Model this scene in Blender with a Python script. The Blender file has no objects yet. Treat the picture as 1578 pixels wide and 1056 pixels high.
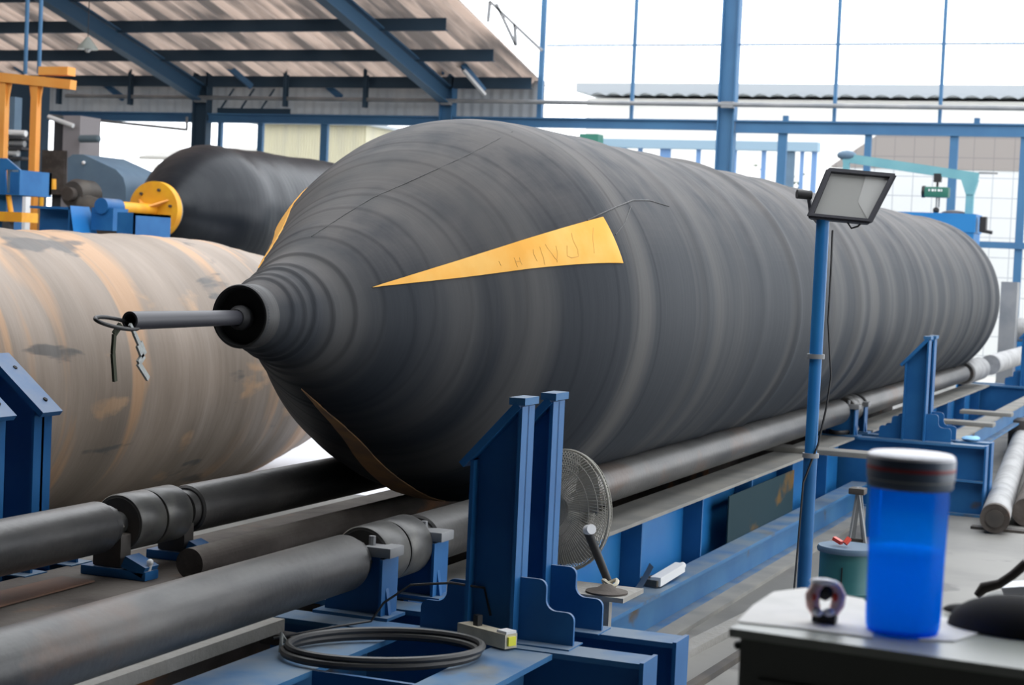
import bpy, bmesh, math, random
from mathutils import Vector, Matrix
random.seed(7)
C = bpy.context.scene.collection
PI = math.pi

# ------------------------------------------------------------------ camera
F_PX, CX, CY, H = 2770.0, 789.0, 528.0, 2.0
RIGHT = Vector((0.92711121, 0.3721234, 0.04459806))
DOWN = Vector((0.0587591, -0.02679556, -0.9979125))
FWD = Vector((-0.37015156, 0.92779641, -0.0467081))
cam_d = bpy.data.cameras.new('camera')
cam = bpy.data.objects.new('camera', cam_d)
C.objects.link(cam)
m = Matrix.Identity(4)
for i in range(3):
    m[i][0] = RIGHT[i]; m[i][1] = -DOWN[i]; m[i][2] = -FWD[i]
m[2][3] = H
cam.matrix_world = m
cam_d.sensor_width = 36.0
cam_d.lens = F_PX / 1578 * 36.0
cam_d.clip_start = 0.05
cam_d.clip_end = 500
cam_d.dof.use_dof = True
cam_d.dof.focus_distance = 7.6
cam_d.dof.aperture_fstop = 5.4
bpy.context.scene.camera = cam

# ------------------------------------------------------------------ world, light, exposure
w = bpy.data.worlds.new('overcast_sky')
bpy.context.scene.world = w
w.use_nodes = True
bg = w.node_tree.nodes['Background']
bg.inputs[0].default_value = (0.93, 0.96, 1.0, 1)
bg.inputs[1].default_value = 3.0
vs = bpy.context.scene.view_settings
vs.view_transform = 'Standard'
vs.look = 'None'
vs.exposure = 0.0
vs.gamma = 1.0
vs.use_curve_mapping = False


def at(px, py, X=None, Y=None, Z=None):
    """world point seen at a photo pixel, at a known world X, Y or Z"""
    d = RIGHT * (px - CX) + DOWN * (py - CY) + FWD * F_PX
    k = X / d.x if X is not None else (Y / d.y if Y is not None else (Z - H) / d.z)
    return d * k + Vector((0, 0, H))


# ------------------------------------------------------------------ materials
def nn(t, typ, **kw):
    n = t.nodes.new(typ)
    for k, v in kw.items():
        setattr(n, k, v)
    return n


def mat(name, col, rough=0.5, metal=0.0, col2=None, scale=(3, 3, 3), lo=0.4, hi=0.65, bump=0.0, bscale=(30, 30, 30),
        dust_or_light=None, dust_or_light_amt=0.8, trans=0.0, spec=0.5, rust=None, rust_lo=0.62, alpha=None, emit=None, transm=0.0):
    mt = bpy.data.materials.new(name)
    mt.use_nodes = True
    t = mt.node_tree
    L = t.links.new
    b = t.nodes['Principled BSDF']
    b.inputs['Roughness'].default_value = rough
    b.inputs['Metallic'].default_value = metal
    b.inputs['Specular IOR Level'].default_value = spec
    if transm:
        b.inputs['Transmission Weight'].default_value = transm
    tc = nn(t, 'ShaderNodeTexCoord')
    rgb = nn(t, 'ShaderNodeRGB')
    rgb.outputs[0].default_value = (*col, 1)
    cur = rgb.outputs[0]

    def noise(sc, detail=4):
        mp = nn(t, 'ShaderNodeMapping')
        mp.inputs['Scale'].default_value = sc
        L(tc.outputs['Object'], mp.inputs[0])
        n = nn(t, 'ShaderNodeTexNoise')
        n.inputs['Scale'].default_value = 1.0
        n.inputs['Detail'].default_value = detail
        L(mp.outputs[0], n.inputs['Vector'])
        return n.outputs['Fac']

    def ramp(sock, a, c):
        r = nn(t, 'ShaderNodeMapRange')
        r.inputs['From Min'].default_value = a
        r.inputs['From Max'].default_value = c
        L(sock, r.inputs['Value'])
        return r.outputs[0]

    def mix(fac, a, c2):
        mx = nn(t, 'ShaderNodeMix', data_type='RGBA')
        L(fac, mx.inputs[0])
        L(a, mx.inputs[6])
        mx.inputs[7].default_value = (*c2, 1)
        return mx.outputs[2]
    if col2:
        cur = mix(ramp(noise(scale), lo, hi), cur, col2)
    if rust:
        cur = mix(ramp(noise((2.3, 1.7, 2.9), 6), rust_lo, rust_lo + 0.08), cur, rust)
    if dust_or_light:  # tints up-facing faces: dust, and on the airbag rubber painted top light
        g = nn(t, 'ShaderNodeNewGeometry')
        sp = nn(t, 'ShaderNodeSeparateXYZ')
        L(g.outputs['True Normal'], sp.inputs[0])
        up = ramp(sp.outputs[2], 0.3, 0.95)
        nz = ramp(noise((4, 4, 4), 6), 0.3, 0.6)
        ml = nn(t, 'ShaderNodeMath', operation='MULTIPLY')
        L(up, ml.inputs[0]); L(nz, ml.inputs[1])
        m2 = nn(t, 'ShaderNodeMath', operation='MULTIPLY')
        L(ml.outputs[0], m2.inputs[0]); m2.inputs[1].default_value = dust_or_light_amt
        cur = mix(m2.outputs[0], cur, dust_or_light)
    L(cur, b.inputs['Base Color'])
    if bump:
        bp = nn(t, 'ShaderNodeBump')
        bp.inputs['Strength'].default_value = bump
        bp.inputs['Distance'].default_value = 0.02
        L(noise(bscale, 5), bp.inputs['Height'])
        L(bp.outputs[0], b.inputs['Normal'])
    if trans:
        tr = nn(t, 'ShaderNodeBsdfTranslucent')
        L(cur, tr.inputs[0])
        ms = nn(t, 'ShaderNodeMixShader')
        ms.inputs[0].default_value = trans
        L(b.outputs[0], ms.inputs[1]); L(tr.outputs[0], ms.inputs[2])
        L(ms.outputs[0], t.nodes['Material Output'].inputs[0])
    if emit:
        b.inputs['Emission Color'].default_value = (*emit[0], 1)
        b.inputs['Emission Strength'].default_value = emit[1]
    return mt


DUST = (0.30, 0.29, 0.26)
M = {}
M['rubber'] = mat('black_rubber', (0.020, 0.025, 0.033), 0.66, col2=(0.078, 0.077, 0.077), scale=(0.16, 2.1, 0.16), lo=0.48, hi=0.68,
                  bump=0.16, bscale=(0.9, 14, 0.9), spec=0.25, dust_or_light=(0.115, 0.104, 0.098), dust_or_light_amt=0.75)  # paler warm up-facing tint paints in the light from above
M['rubber_dark'] = mat('dark_rubber', (0.022, 0.022, 0.024), 0.55, col2=(0.05, 0.05, 0.05), scale=(1, 7, 1), bump=0.3, bscale=(1, 30, 1))
M['rubber_far'] = mat('shiny_black_rubber', (0.006, 0.009, 0.014), 0.34, spec=.35, col2=(0.022, 0.026, 0.03), scale=(1.6, 2.5, 1.6), lo=0.5, hi=0.75,
                      bump=0.3, bscale=(2, 12, 2))
M['hollow'] = mat('dark_hollow', (0.012, 0.012, 0.014), 0.8)
M['yellow'] = mat('yellow_marking', (0.95, 0.47, 0.09), 0.7, col2=(0.98, 0.56, 0.15), scale=(5, 5, 5), spec=0.15)
M['yellow_shaded'] = mat('shaded_yellow_marking', (0.55, 0.30, 0.13), 0.7, col2=(0.30, 0.19, 0.12), scale=(5, 5, 5))  # darker copy of the yellow, paints in the low light underneath
M['yellow_ink'] = mat('faint_ink', (0.74, 0.39, 0.09), 0.7)
M['blue'] = mat('blue_paint', (0.012, 0.105, 0.29), 0.5, col2=(0.022, 0.14, 0.35), scale=(3, 3, 3), dust_or_light=DUST, spec=0.3, dust_or_light_amt=0.55,
                rust=(0.08, 0.07, 0.065), rust_lo=0.69)
M['blue_dusty'] = mat('dusty_blue_paint', (0.03, 0.13, 0.30), 0.55, col2=(0.05, 0.17, 0.34), scale=(2, 2, 2), dust_or_light=(0.24, 0.26, 0.26), dust_or_light_amt=0.65, spec=.25,
                      rust=(0.10, 0.08, 0.06), rust_lo=0.66)
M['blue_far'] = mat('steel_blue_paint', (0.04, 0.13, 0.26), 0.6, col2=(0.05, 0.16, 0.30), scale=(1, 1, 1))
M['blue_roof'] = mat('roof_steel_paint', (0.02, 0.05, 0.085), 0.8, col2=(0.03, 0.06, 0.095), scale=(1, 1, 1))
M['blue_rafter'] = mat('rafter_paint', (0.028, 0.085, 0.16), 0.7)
M['blue_bright'] = mat('bright_blue_paint', (0.015, 0.16, 0.44), 0.4, spec=.3, col2=(0.025, 0.19, 0.46), scale=(2, 2, 2))
M['grey_steel'] = mat('grey_steel', (0.20, 0.21, 0.22), 0.5, col2=(0.28, 0.28, 0.28), scale=(2, 2, 2))
M['roller'] = mat('dark_worn_steel', (0.030, 0.030, 0.031), 0.42, 0.1, col2=(0.085, 0.080, 0.075), scale=(7, 1.6, 7), lo=0.42, hi=0.68,
                  bump=0.1, dust_or_light=(0.11, 0.11, 0.105), dust_or_light_amt=0.55, spec=.5, rust=(0.085, 0.055, 0.04), rust_lo=0.6)
M['roller_light'] = mat('pale_worn_steel', (0.36, 0.36, 0.36), 0.6, col2=(0.25, 0.25, 0.25), scale=(6, 4, 6), bump=0.3)
M['drum'] = mat('turned_steel', (0.055, 0.055, 0.055), 0.40, 0.25, col2=(0.15, 0.145, 0.13), scale=(5, 5, 5), dust_or_light=(0.2, 0.2, 0.19), dust_or_light_amt=0.6)
M['brown'] = None
M['brown_beam'] = mat('dusty_brown_steel', (0.06, 0.05, 0.044), 0.8, col2=(0.11, 0.095, 0.085), scale=(5, 2, 5), dust_or_light=(0.14, 0.125, 0.11), spec=.2,
                      dust_or_light_amt=0.8, rust=(0.22, 0.11, 0.06), rust_lo=0.6, bump=0.2)
M['dusty_bar'] = mat('dusty_angle_steel', (0.30, 0.29, 0.265), 0.8, col2=(0.32, 0.31, 0.29), scale=(8, 8, 8), bump=0.3)
M['orange'] = mat('orange_paint', (0.78, 0.30, 0.045), 0.5, col2=(0.82, 0.36, 0.07), scale=(2, 2, 2))
M['safety_yellow'] = mat('yellow_paint', (0.80, 0.40, 0.015), 0.45, col2=(0.72, 0.30, 0.02), scale=(4, 4, 4))
M['teal'] = mat('teal_paint', (0.13, 0.33, 0.38), 0.55, col2=(0.16, 0.37, 0.41))
M['green'] = mat('green_paint', (0.02, 0.14, 0.10), 0.45)
M['drum_green'] = mat('green_drum_paint', (0.025, 0.13, 0.14), 0.45, col2=(0.04, 0.17, 0.17), scale=(4, 4, 4))
M['white'] = mat('white_paint', (0.78, 0.78, 0.78), 0.5)
M['cream'] = mat('cream_plastic', (0.62, 0.57, 0.44), 0.5, col2=(0.5, 0.46, 0.35), scale=(14, 14, 14))
M['lemon'] = mat('yellow_plastic', (0.8, 0.78, 0.05), 0.4)
M['black'] = mat('black_paint', (0.012, 0.012, 0.013), 0.5)
M['lamp_body'] = mat('charcoal_aluminium', (0.045, 0.045, 0.055), 0.45)
M['lamp_pane'] = mat('dull_glass_pane', (0.42, 0.42, 0.40), 0.3)
M['lamp_reflector'] = mat('grey_reflector', (0.56, 0.56, 0.54), 0.35)
M['cable'] = mat('black_cable', (0.02, 0.02, 0.022), 0.45, dust_or_light=(0.14, 0.14, 0.13), dust_or_light_amt=0.6)
M['mesh_wire'] = mat('fan_wire', (0.36, 0.345, 0.30), 0.6)
M['fan_blade'] = mat('fan_blade_grey', (0.34, 0.325, 0.29), 0.6)
M['cloth'] = mat('grey_rag', (0.40, 0.42, 0.41), 0.9, bump=0.4)
M['olive'] = mat('dark_olive_strap', (0.05, 0.055, 0.035), 0.9)
M['cabinet'] = mat('dark_olive_paint', (0.07, 0.076, 0.066), 0.5, col2=(0.085, 0.09, 0.08), scale=(2, 2, 2))
M['cabinet_top'] = mat('grey_green_top', (0.26, 0.28, 0.25), 0.35, col2=(0.30, 0.32, 0.29), scale=(6, 6, 6))
M['paper'] = mat('white_sheet', (0.72, 0.71, 0.69), 0.7, col2=(0.6, 0.6, 0.58), scale=(12, 12, 12), lo=0.45, hi=0.8)
M['rag_black'] = mat('black_felt', (0.010, 0.010, 0.011), 0.9)
M['brown_strap'] = mat('dark_brown_leather', (0.035, 0.028, 0.025), 0.7)
M['pink'] = mat('pink_wrapper', (0.75, 0.42, 0.40), 0.4, col2=(0.8, 0.62, 0.6), scale=(30, 30, 30))
M['red'] = mat('red_band', (0.25, 0.03, 0.04), 0.4)
M['cap_grey'] = mat('blue_grey_lid', (0.07, 0.10, 0.15), 0.35)
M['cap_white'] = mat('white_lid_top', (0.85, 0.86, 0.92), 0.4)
M['red_knob'] = mat('red_valve', (0.7, 0.06, 0.03), 0.4)
M['panel_blue'] = mat('slate_blue_paint', (0.09, 0.15, 0.22), 0.6, col2=(0.11, 0.18, 0.25))
M['motor'] = mat('dark_motor', (0.04, 0.036, 0.034), 0.6, col2=(0.09, 0.075, 0.06))
M['foliage'] = mat('grey_green_leaves', (0.10, 0.13, 0.09), 0.8)


def brown_mat():
    mt = bpy.data.materials.new('weathered_tan_rubber')
    mt.use_nodes = True
    t = mt.node_tree; L = t.links.new
    b = t.nodes['Principled BSDF']; b.inputs['Roughness'].default_value = 0.6
    tc = nn(t, 'ShaderNodeTexCoord')

    def noise(sc, d=5, dist=0.0):
        mp = nn(t, 'ShaderNodeMapping'); mp.inputs['Scale'].default_value = sc
        L(tc.outputs['Object'], mp.inputs[0])
        n = nn(t, 'ShaderNodeTexNoise'); n.inputs['Scale'].default_value = 1; n.inputs['Detail'].default_value = d
        n.inputs['Distortion'].default_value = dist
        L(mp.outputs[0], n.inputs[0]); return n.outputs[0]

    def rng(s, a, c, lo=0.0, hi=1.0):
        r = nn(t, 'ShaderNodeMapRange'); r.inputs[1].default_value = a; r.inputs[2].default_value = c
        r.inputs[3].default_value = lo; r.inputs[4].default_value = hi
        L(s, r.inputs[0]); return r.outputs[0]

    def mix(f, a, c):
        mx = nn(t, 'ShaderNodeMix', data_type='RGBA'); L(f, mx.inputs[0])
        if isinstance(a, tuple): mx.inputs[6].default_value = (*a, 1)
        else: L(a, mx.inputs[6])
        mx.inputs[7].default_value = (*c, 1); return mx.outputs[2]
    c = mix(rng(noise((0.6, 1.6, 0.6)), 0.35, 0.65), (0.20, 0.16, 0.125), (0.35, 0.28, 0.225))
    c = mix(rng(noise((0.35, 2.6, 0.35), 3, 0.6), 0.57, 0.64, 0, 0.8), c, (0.52, 0.31, 0.17))
    c = mix(rng(noise((1.2, 1.2, 3.0), 6, 0.3), 0.60, 0.66, 0, 0.75), c, (0.50, 0.32, 0.19))
    c = mix(rng(noise((1.1, 0.9, 4.5), 4, 0.2), 0.64, 0.68, 0, 0.8), c, (0.085, 0.085, 0.085))
    L(c, b.inputs['Base Color'])
    bp = nn(t, 'ShaderNodeBump'); bp.inputs['Strength'].default_value = 0.5; bp.inputs['Distance'].default_value = 0.03
    L(noise((0.8, 6, 0.8)), bp.inputs['Height']); L(bp.outputs[0], b.inputs['Normal'])
    return mt


M['brown'] = brown_mat()


def floor_mat():
    return mat('worn_concrete', (0.15, 0.147, 0.137), 0.6, col2=(0.24, 0.233, 0.215), scale=(0.7, 0.7, 0.7), lo=0.4, hi=0.62, bump=0.15,
               bscale=(4, 4, 4), rust=(0.13, 0.125, 0.12), rust_lo=0.58)


M['floor'] = floor_mat()
M['roof_sheet'] = mat('old_roof_sheet', (0.15, 0.13, 0.12), 0.7, col2=(0.56, 0.44, 0.37), scale=(3.4, 0.22, 1), lo=0.38, hi=0.6, trans=0.42)
M['wall_sheet'] = mat('grey_wall_sheet', (0.30, 0.32, 0.34), 0.7, col2=(0.36, 0.37, 0.38), scale=(2, 2, 1), trans=0.15)
M['dull_sheet'] = mat('dull_sheet', (0.045, 0.045, 0.05), 0.8)
M['facade'] = mat('white_render', (0.86, 0.85, 0.82), 0.8)
M['yard'] = mat('pale_yard', (0.55, 0.54, 0.5), 0.8)
M['eave'] = mat('grey_eave_tiles', (0.34, 0.37, 0.40), 0.8)
M['cream_sheet'] = mat('cream_sheet', (0.55, 0.52, 0.38), 0.8, col2=(0.48, 0.46, 0.36), scale=(3, 3, 0.4))


def tile_mat(name, c1, c2, sc):
    mt = bpy.data.materials.new(name); mt.use_nodes = True
    t = mt.node_tree; L = t.links.new; b = t.nodes['Principled BSDF']; b.inputs['Roughness'].default_value = 0.7
    tc = nn(t, 'ShaderNodeTexCoord'); sp = nn(t, 'ShaderNodeSeparateXYZ'); cb = nn(t, 'ShaderNodeCombineXYZ')
    L(tc.outputs['Object'], sp.inputs[0]); L(sp.outputs[0], cb.inputs[0]); L(sp.outputs[2], cb.inputs[1])
    br = nn(t, 'ShaderNodeTexBrick'); br.offset = 0.0
    br.inputs['Scale'].default_value = sc
    br.inputs['Color1'].default_value = (*c1, 1); br.inputs['Color2'].default_value = (*c1, 1)
    br.inputs['Mortar'].default_value = (*c2, 1); br.inputs['Mortar Size'].default_value = 0.012
    br.inputs['Brick Width'].default_value = 0.5; br.inputs['Row Height'].default_value = 0.5
    L(cb.outputs[0], br.inputs[0]); L(br.outputs[0], b.inputs['Base Color'])
    return mt


M['tile'] = tile_mat('white_block_wall', (0.66, 0.67, 0.66), (0.40, 0.42, 0.45), 1.2)
M['tile_tan'] = tile_mat('tan_block_wall', (0.30, 0.27, 0.25), (0.22, 0.2, 0.2), 1.2)


def plastic_blue():
    mt = bpy.data.materials.new('translucent_blue_plastic'); mt.use_nodes = True
    t = mt.node_tree; L = t.links.new; b = t.nodes['Principled BSDF']
    b.inputs['Base Color'].default_value = (0.0, 0.24, 0.88, 1)
    b.inputs['Roughness'].default_value = 0.25
    tr = nn(t, 'ShaderNodeBsdfTranslucent'); tr.inputs[0].default_value = (0.0, 0.40, 1.0, 1)
    gl = nn(t, 'ShaderNodeBsdfTransparent'); gl.inputs[0].default_value = (0.05, 0.50, 1.0, 1)
    m1 = nn(t, 'ShaderNodeMixShader'); m1.inputs[0].default_value = 0.6
    L(b.outputs[0], m1.inputs[1]); L(tr.outputs[0], m1.inputs[2])
    m2 = nn(t, 'ShaderNodeMixShader'); m2.inputs[0].default_value = 0.68
    L(m1.outputs[0], m2.inputs[1]); L(gl.outputs[0], m2.inputs[2])
    L(m2.outputs[0], t.nodes['Material Output'].inputs[0])
    return mt


M['bottle'] = plastic_blue()
M['bottle_water'] = mat('blue_tinted_water', (0.35, 0.85, 1.0), 0.08, trans=0.85)


# ------------------------------------------------------------------ mesh builder
class MB:
    def __init__(s):
        s.v = []; s.f = []; s.sm = []

    def add(s, vs_, fs, smooth=False):
        o = len(s.v)
        s.v += [Vector(p) for p in vs_]
        for f in fs:
            s.f.append([i + o for i in f]); s.sm.append(smooth)
        return s

    def box(s, x0, x1, y0, y1, z0, z1):
        P = [(x0, y0, z0), (x1, y0, z0), (x1, y1, z0), (x0, y1, z0), (x0, y0, z1), (x1, y0, z1), (x1, y1, z1), (x0, y1, z1)]
        return s.add(P, [(0, 3, 2, 1), (4, 5, 6, 7), (0, 1, 5, 4), (1, 2, 6, 5), (2, 3, 7, 6), (3, 0, 4, 7)])

    def bbox(s, x0, x1, y0, y1, z0, z1, b=0.01):
        """box with chamfered edges"""
        bm = bmesh.new()
        bmesh.ops.create_cube(bm, size=1)
        for v in bm.verts:
            v.co = Vector(((x0 + x1) / 2 + v.co.x * (x1 - x0), (y0 + y1) / 2 + v.co.y * (y1 - y0), (z0 + z1) / 2 + v.co.z * (z1 - z0)))
        bmesh.ops.bevel(bm, geom=bm.edges[:], offset=b, segments=2, profile=0.7, affect='EDGES')
        return s.frombm(bm)

    def frombm(s, bm, mtx=None, smooth=False):
        bm.verts.index_update()
        s.add([(mtx @ v.co) if mtx else v.co.copy() for v in bm.verts], [[v.index for v in f.verts] for f in bm.faces], smooth)
        bm.free()
        return s

    def obox(s, c, ax, ay, az):
        """oriented box: centre and three half-axis vectors"""
        c, ax, ay, az = map(Vector, (c, ax, ay, az))
        P = [c + ax * i + ay * j + az * k for k in (-1, 1) for j in (-1, 1) for i in (-1, 1)]
        return s.add(P, [(0, 2, 3, 1), (4, 5, 7, 6), (0, 1, 5, 4), (1, 3, 7, 5), (3, 2, 6, 7), (2, 0, 4, 6)])

    def bar(s, p0, p1, w, h, up=(0, 0, 1)):
        p0, p1, up = Vector(p0), Vector(p1), Vector(up)
        d = (p1 - p0); ax = d / 2; dn = d.normalized()
        sd = dn.cross(up).normalized(); u = sd.cross(dn)
        return s.obox((p0 + p1) / 2, ax, sd * w / 2, u * h / 2)

    def cyl(s, p0, p1, r, r1=None, n=20, cap=True):
        p0, p1 = Vector(p0), Vector(p1); r1 = r if r1 is None else r1
        d = (p1 - p0).normalized()
        a = d.orthogonal().normalized(); b = d.cross(a)
        V = []
        for p, rr in ((p0, r), (p1, r1)):
            V += [p + a * (rr * math.cos(2 * PI * i / n)) + b * (rr * math.sin(2 * PI * i / n)) for i in range(n)]
        s.add(V, [(i, (i + 1) % n, n + (i + 1) % n, n + i) for i in range(n)], True)
        if cap:
            s.add(V[:n], [tuple(reversed(range(n)))]); s.add(V[n:], [tuple(range(n))])
        return s

    def tube(s, pts, r, n=10, closed=False):
        pts = [Vector(p) for p in pts]; N = len(pts)
        V = []
        up = None
        for i, p in enumerate(pts):
            if closed: d = (pts[(i + 1) % N] - pts[i - 1])
            else: d = pts[min(i + 1, N - 1)] - pts[max(i - 1, 0)]
            d.normalize()
            if up is None: up = d.orthogonal().normalized()
            up = (up - d * up.dot(d)).normalized(); b = d.cross(up)
            rr = r[i] if isinstance(r, (list, tuple)) else r
            V += [p + up * (rr * math.cos(2 * PI * k / n)) + b * (rr * math.sin(2 * PI * k / n)) for k in range(n)]
        F = []
        for i in range(N if closed else N - 1):
            j = (i + 1) % N
            F += [(i * n + k, i * n + (k + 1) % n, j * n + (k + 1) % n, j * n + k) for k in range(n)]
        s.add(V, F, True)
        if not closed:
            s.add(V[:n], [tuple(reversed(range(n)))]); s.add(V[-n:], [tuple(range(n))])
        return s

    def rev(s, prof, xc, zc, n=96, fn=None, smooth=True):
        """surface of revolution about an axis along Y through (xc, zc); prof = [(y, r)]"""
        V = []
        for y, r in prof:
            for k in range(n):
                a = 2 * PI * k / n
                rr = r + (fn(y, a, r) if fn else 0)
                V.append((xc + rr * math.cos(a), y, zc + rr * math.sin(a)))
        F = []
        for i in range(len(prof) - 1):
            F += [(i * n + k, (i + 1) * n + k, (i + 1) * n + (k + 1) % n, i * n + (k + 1) % n) for k in range(n)]
        return s.add(V, F, smooth)

    def revz(s, prof, x, y, n=32, smooth=True):
        V = []
        for r, z in prof:
            V += [(x + r * math.cos(2 * PI * k / n), y + r * math.sin(2 * PI * k / n), z) for k in range(n)]
        F = []
        for i in range(len(prof) - 1):
            F += [(i * n + k, i * n + (k + 1) % n, (i + 1) * n + (k + 1) % n, (i + 1) * n + k) for k in range(n)]
        s.add(V, F, smooth)
        if prof[0][0] > 0.001: s.add(V[:n], [tuple(reversed(range(n)))])
        if prof[-1][0] > 0.001: s.add(V[-n:], [tuple(range(n))])
        return s

    def prismxz(s, poly, y0, y1):
        n = len(poly)
        V = [(x, y0, z) for x, z in poly] + [(x, y1, z) for x, z in poly]
        return s.add(V, [tuple(range(n)), tuple(reversed(range(n, 2 * n)))] + [(i, n + i, n + (i + 1) % n, (i + 1) % n) for i in range(n)])

    def ball(s, c, r, sz=(1, 1, 1), n=2):
        bm = bmesh.new(); bmesh.ops.create_icosphere(bm, subdivisions=n, radius=r)
        for v in bm.verts:
            v.co = Vector((v.co.x * sz[0], v.co.y * sz[1], v.co.z * sz[2])) + Vector(c)
        return s.frombm(bm, smooth=True)

    def build(s, name, material, parent=None, label=None):
        me = bpy.data.meshes.new(name)
        off = Vector((0, 0, 0)); p = parent
        while p:
            off += p.location; p = p.parent
        if parent is None and s.v:
            off = sum(s.v, Vector()) / len(s.v)
            off.z = min(v.z for v in s.v)
        me.from_pydata([v - off for v in s.v], [], s.f)
        me.validate()
        bm = bmesh.new(); bm.from_mesh(me)
        bmesh.ops.recalc_face_normals(bm, faces=bm.faces[:]); bm.to_mesh(me); bm.free()
        me.polygons.foreach_set('use_smooth', s.sm[:len(me.polygons)] if len(s.sm) == len(me.polygons) else [False] * len(me.polygons))
        me.set_sharp_from_angle(angle=0.7)
        me.materials.append(material)
        o = bpy.data.objects.new(name, me); C.objects.link(o)
        if parent is None: o.location = off
        else: o.parent = parent
        if label: o['label'] = label
        return o


def thing(name, label, cat, loc, group=None):
    o = bpy.data.objects.new(name, None); C.objects.link(o)
    o.empty_display_size = 0.1
    o.location = loc; o['label'] = label; o['category'] = cat
    if group: o['group'] = group
    return o


def tag(o, label, cat, group=None):
    o['label'] = label; o['category'] = cat
    if group: o['group'] = group
    return o


def struct(o):
    o['kind'] = 'structure'
    return o


def dup(src, dx=0, dy=0, dz=0, label=None, rotz=None):
    kids = {}
    for o in C.objects:
        if o.parent: kids.setdefault(o.parent, []).append(o)

    def cp(o, par):
        c = o.copy(); C.objects.link(c); c.parent = par
        for k in kids.get(o, []): cp(k, c)
        return c
    r = cp(src, None)
    r.location = src.location + Vector((dx, dy, dz))
    if rotz is not None: r.rotation_euler.z = rotz
    if label: r['label'] = label
    return r


def ibeam_y(b, x0, x1, y0, y1, z0, z1, tf=0.018, tw=0.014):
    b.box(x0, x1, y0, y1, z1 - tf, z1); b.box(x0, x1, y0, y1, z0, z0 + tf)
    xm = (x0 + x1) / 2; b.box(xm - tw / 2, xm + tw / 2, y0, y1, z0 + tf, z1 - tf)


def ibeam_x(b, x0, x1, y0, y1, z0, z1, tf=0.018, tw=0.014):
    b.box(x0, x1, y0, y1, z1 - tf, z1); b.box(x0, x1, y0, y1, z0, z0 + tf)
    ym = (y0 + y1) / 2; b.box(x0, x1, ym - tw / 2, ym + tw / 2, z0 + tf, z1 - tf)


# ================================================================== SETTING
b = MB(); b.box(-36, 9, -9, 34.2, -0.2, 0); struct(b.build('floor', M['floor']))
b = MB(); b.box(-60, 30, 34.2, 90, -0.22, -0.03); struct(b.build('ground', M['yard']))

# low bay roof, corrugated, falling towards the back wall
YB = 34.0; EZ = 5.68; PITCH = 0.235


def roofz(y): return EZ + PITCH * (YB - y)


def corrugated(b, x0, x1, y0, y1, zf, pitch=0.30, amp=0.05):
    n = int((x1 - x0) / pitch * 4)
    V = []
    for yy in (y0, y1):
        for i in range(n + 1):
            ph = (i % 4)
            V.append((x0 + (x1 - x0) * i / n, yy, zf(yy) + (amp if ph in (1, 2) else -amp)))
    b.add(V, [(i, i + 1, n + 2 + i, n + 1 + i) for i in range(n)])


b = MB(); corrugated(b, -36, -13.25, 4, 34.6, roofz); struct(b.build('ceiling_low_bay', M['roof_sheet']))
# corrugated upper wall strip between eave and crossbeam
b = MB()
n = 420
V = []
for zz in (4.72, EZ - 0.05):
    for i in range(n + 1):
        V.append((-36 + (22.8) * i / n, YB + 0.28 + (0.02 if i % 4 in (1, 2) else -0.02), zz))
b.add(V, [(i, i + 1, n + 2 + i, n + 1 + i) for i in range(n)])
struct(b.build('wall_back', M['wall_sheet']))
# high roof and walls of the main bay, unseen, shaped to darken the camera side
b = MB(); b.box(-1.2, 9, -9, 4.5, 9.0, 9.1); b.box(4.5, 9, 4.5, 34, 9.0, 9.1); b.box(-36, -1.2, -9, 4.5, 9.0, 9.1); struct(b.build('ceiling_light_block', M['dull_sheet']))  # left open over the airbag so its top is lit, blocks sky elsewhere
b = MB(); b.box(-36, 9, -9.2, -9, 0, 9.0); struct(b.build('wall_front', M['dull_sheet']))
b = MB(); b.box(9, 9.2, -9, 3.0, 0, 9.0); struct(b.build('wall_light_block', M['dull_sheet']))  # unseen blocker, its length sets how much side light comes in
b = MB(); b.box(-36.2, -36, -9, 34, 0, 9.0); struct(b.build('wall_left', M['dull_sheet']))

# --- back wall steelwork: columns
for i, (X, hw, top, lb) in enumerate([(-9.29, 0.17, 10.5, 'tall blue steel column rising past the top of the bright back wall'),
                                      (-15.22, 0.15, 5.85, 'blue steel column at the right end of the low roof'),
                                      (-21.08, 0.18, 5.85, 'dark blue steel column above the far black airbag at left')]):
    t = thing('steel_column', lb, 'column', (X, YB, 0), 'columns of the back wall')
    b = MB(); b.box(X - hw, X - hw + 0.03, YB - 0.12, YB + 0.12, 0, top); b.box(X + hw - 0.03, X + hw, YB - 0.12, YB + 0.12, 0, top)
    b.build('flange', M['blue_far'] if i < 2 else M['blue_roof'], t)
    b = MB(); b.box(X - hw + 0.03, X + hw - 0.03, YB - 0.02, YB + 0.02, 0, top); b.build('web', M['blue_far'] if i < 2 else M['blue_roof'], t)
    b = MB(); b.box(X - hw - 0.06, X + hw + 0.06, YB - 0.2, YB + 0.2, 0, 0.03); b.build('base_plate', M['blue_far'], t)
    b = MB(); b.box(X - 0.07, X + hw, YB - 0.24, YB - 0.12, 5.08, 5.2); b.build('pipe_clamp', M['grey_steel'], t)

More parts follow.
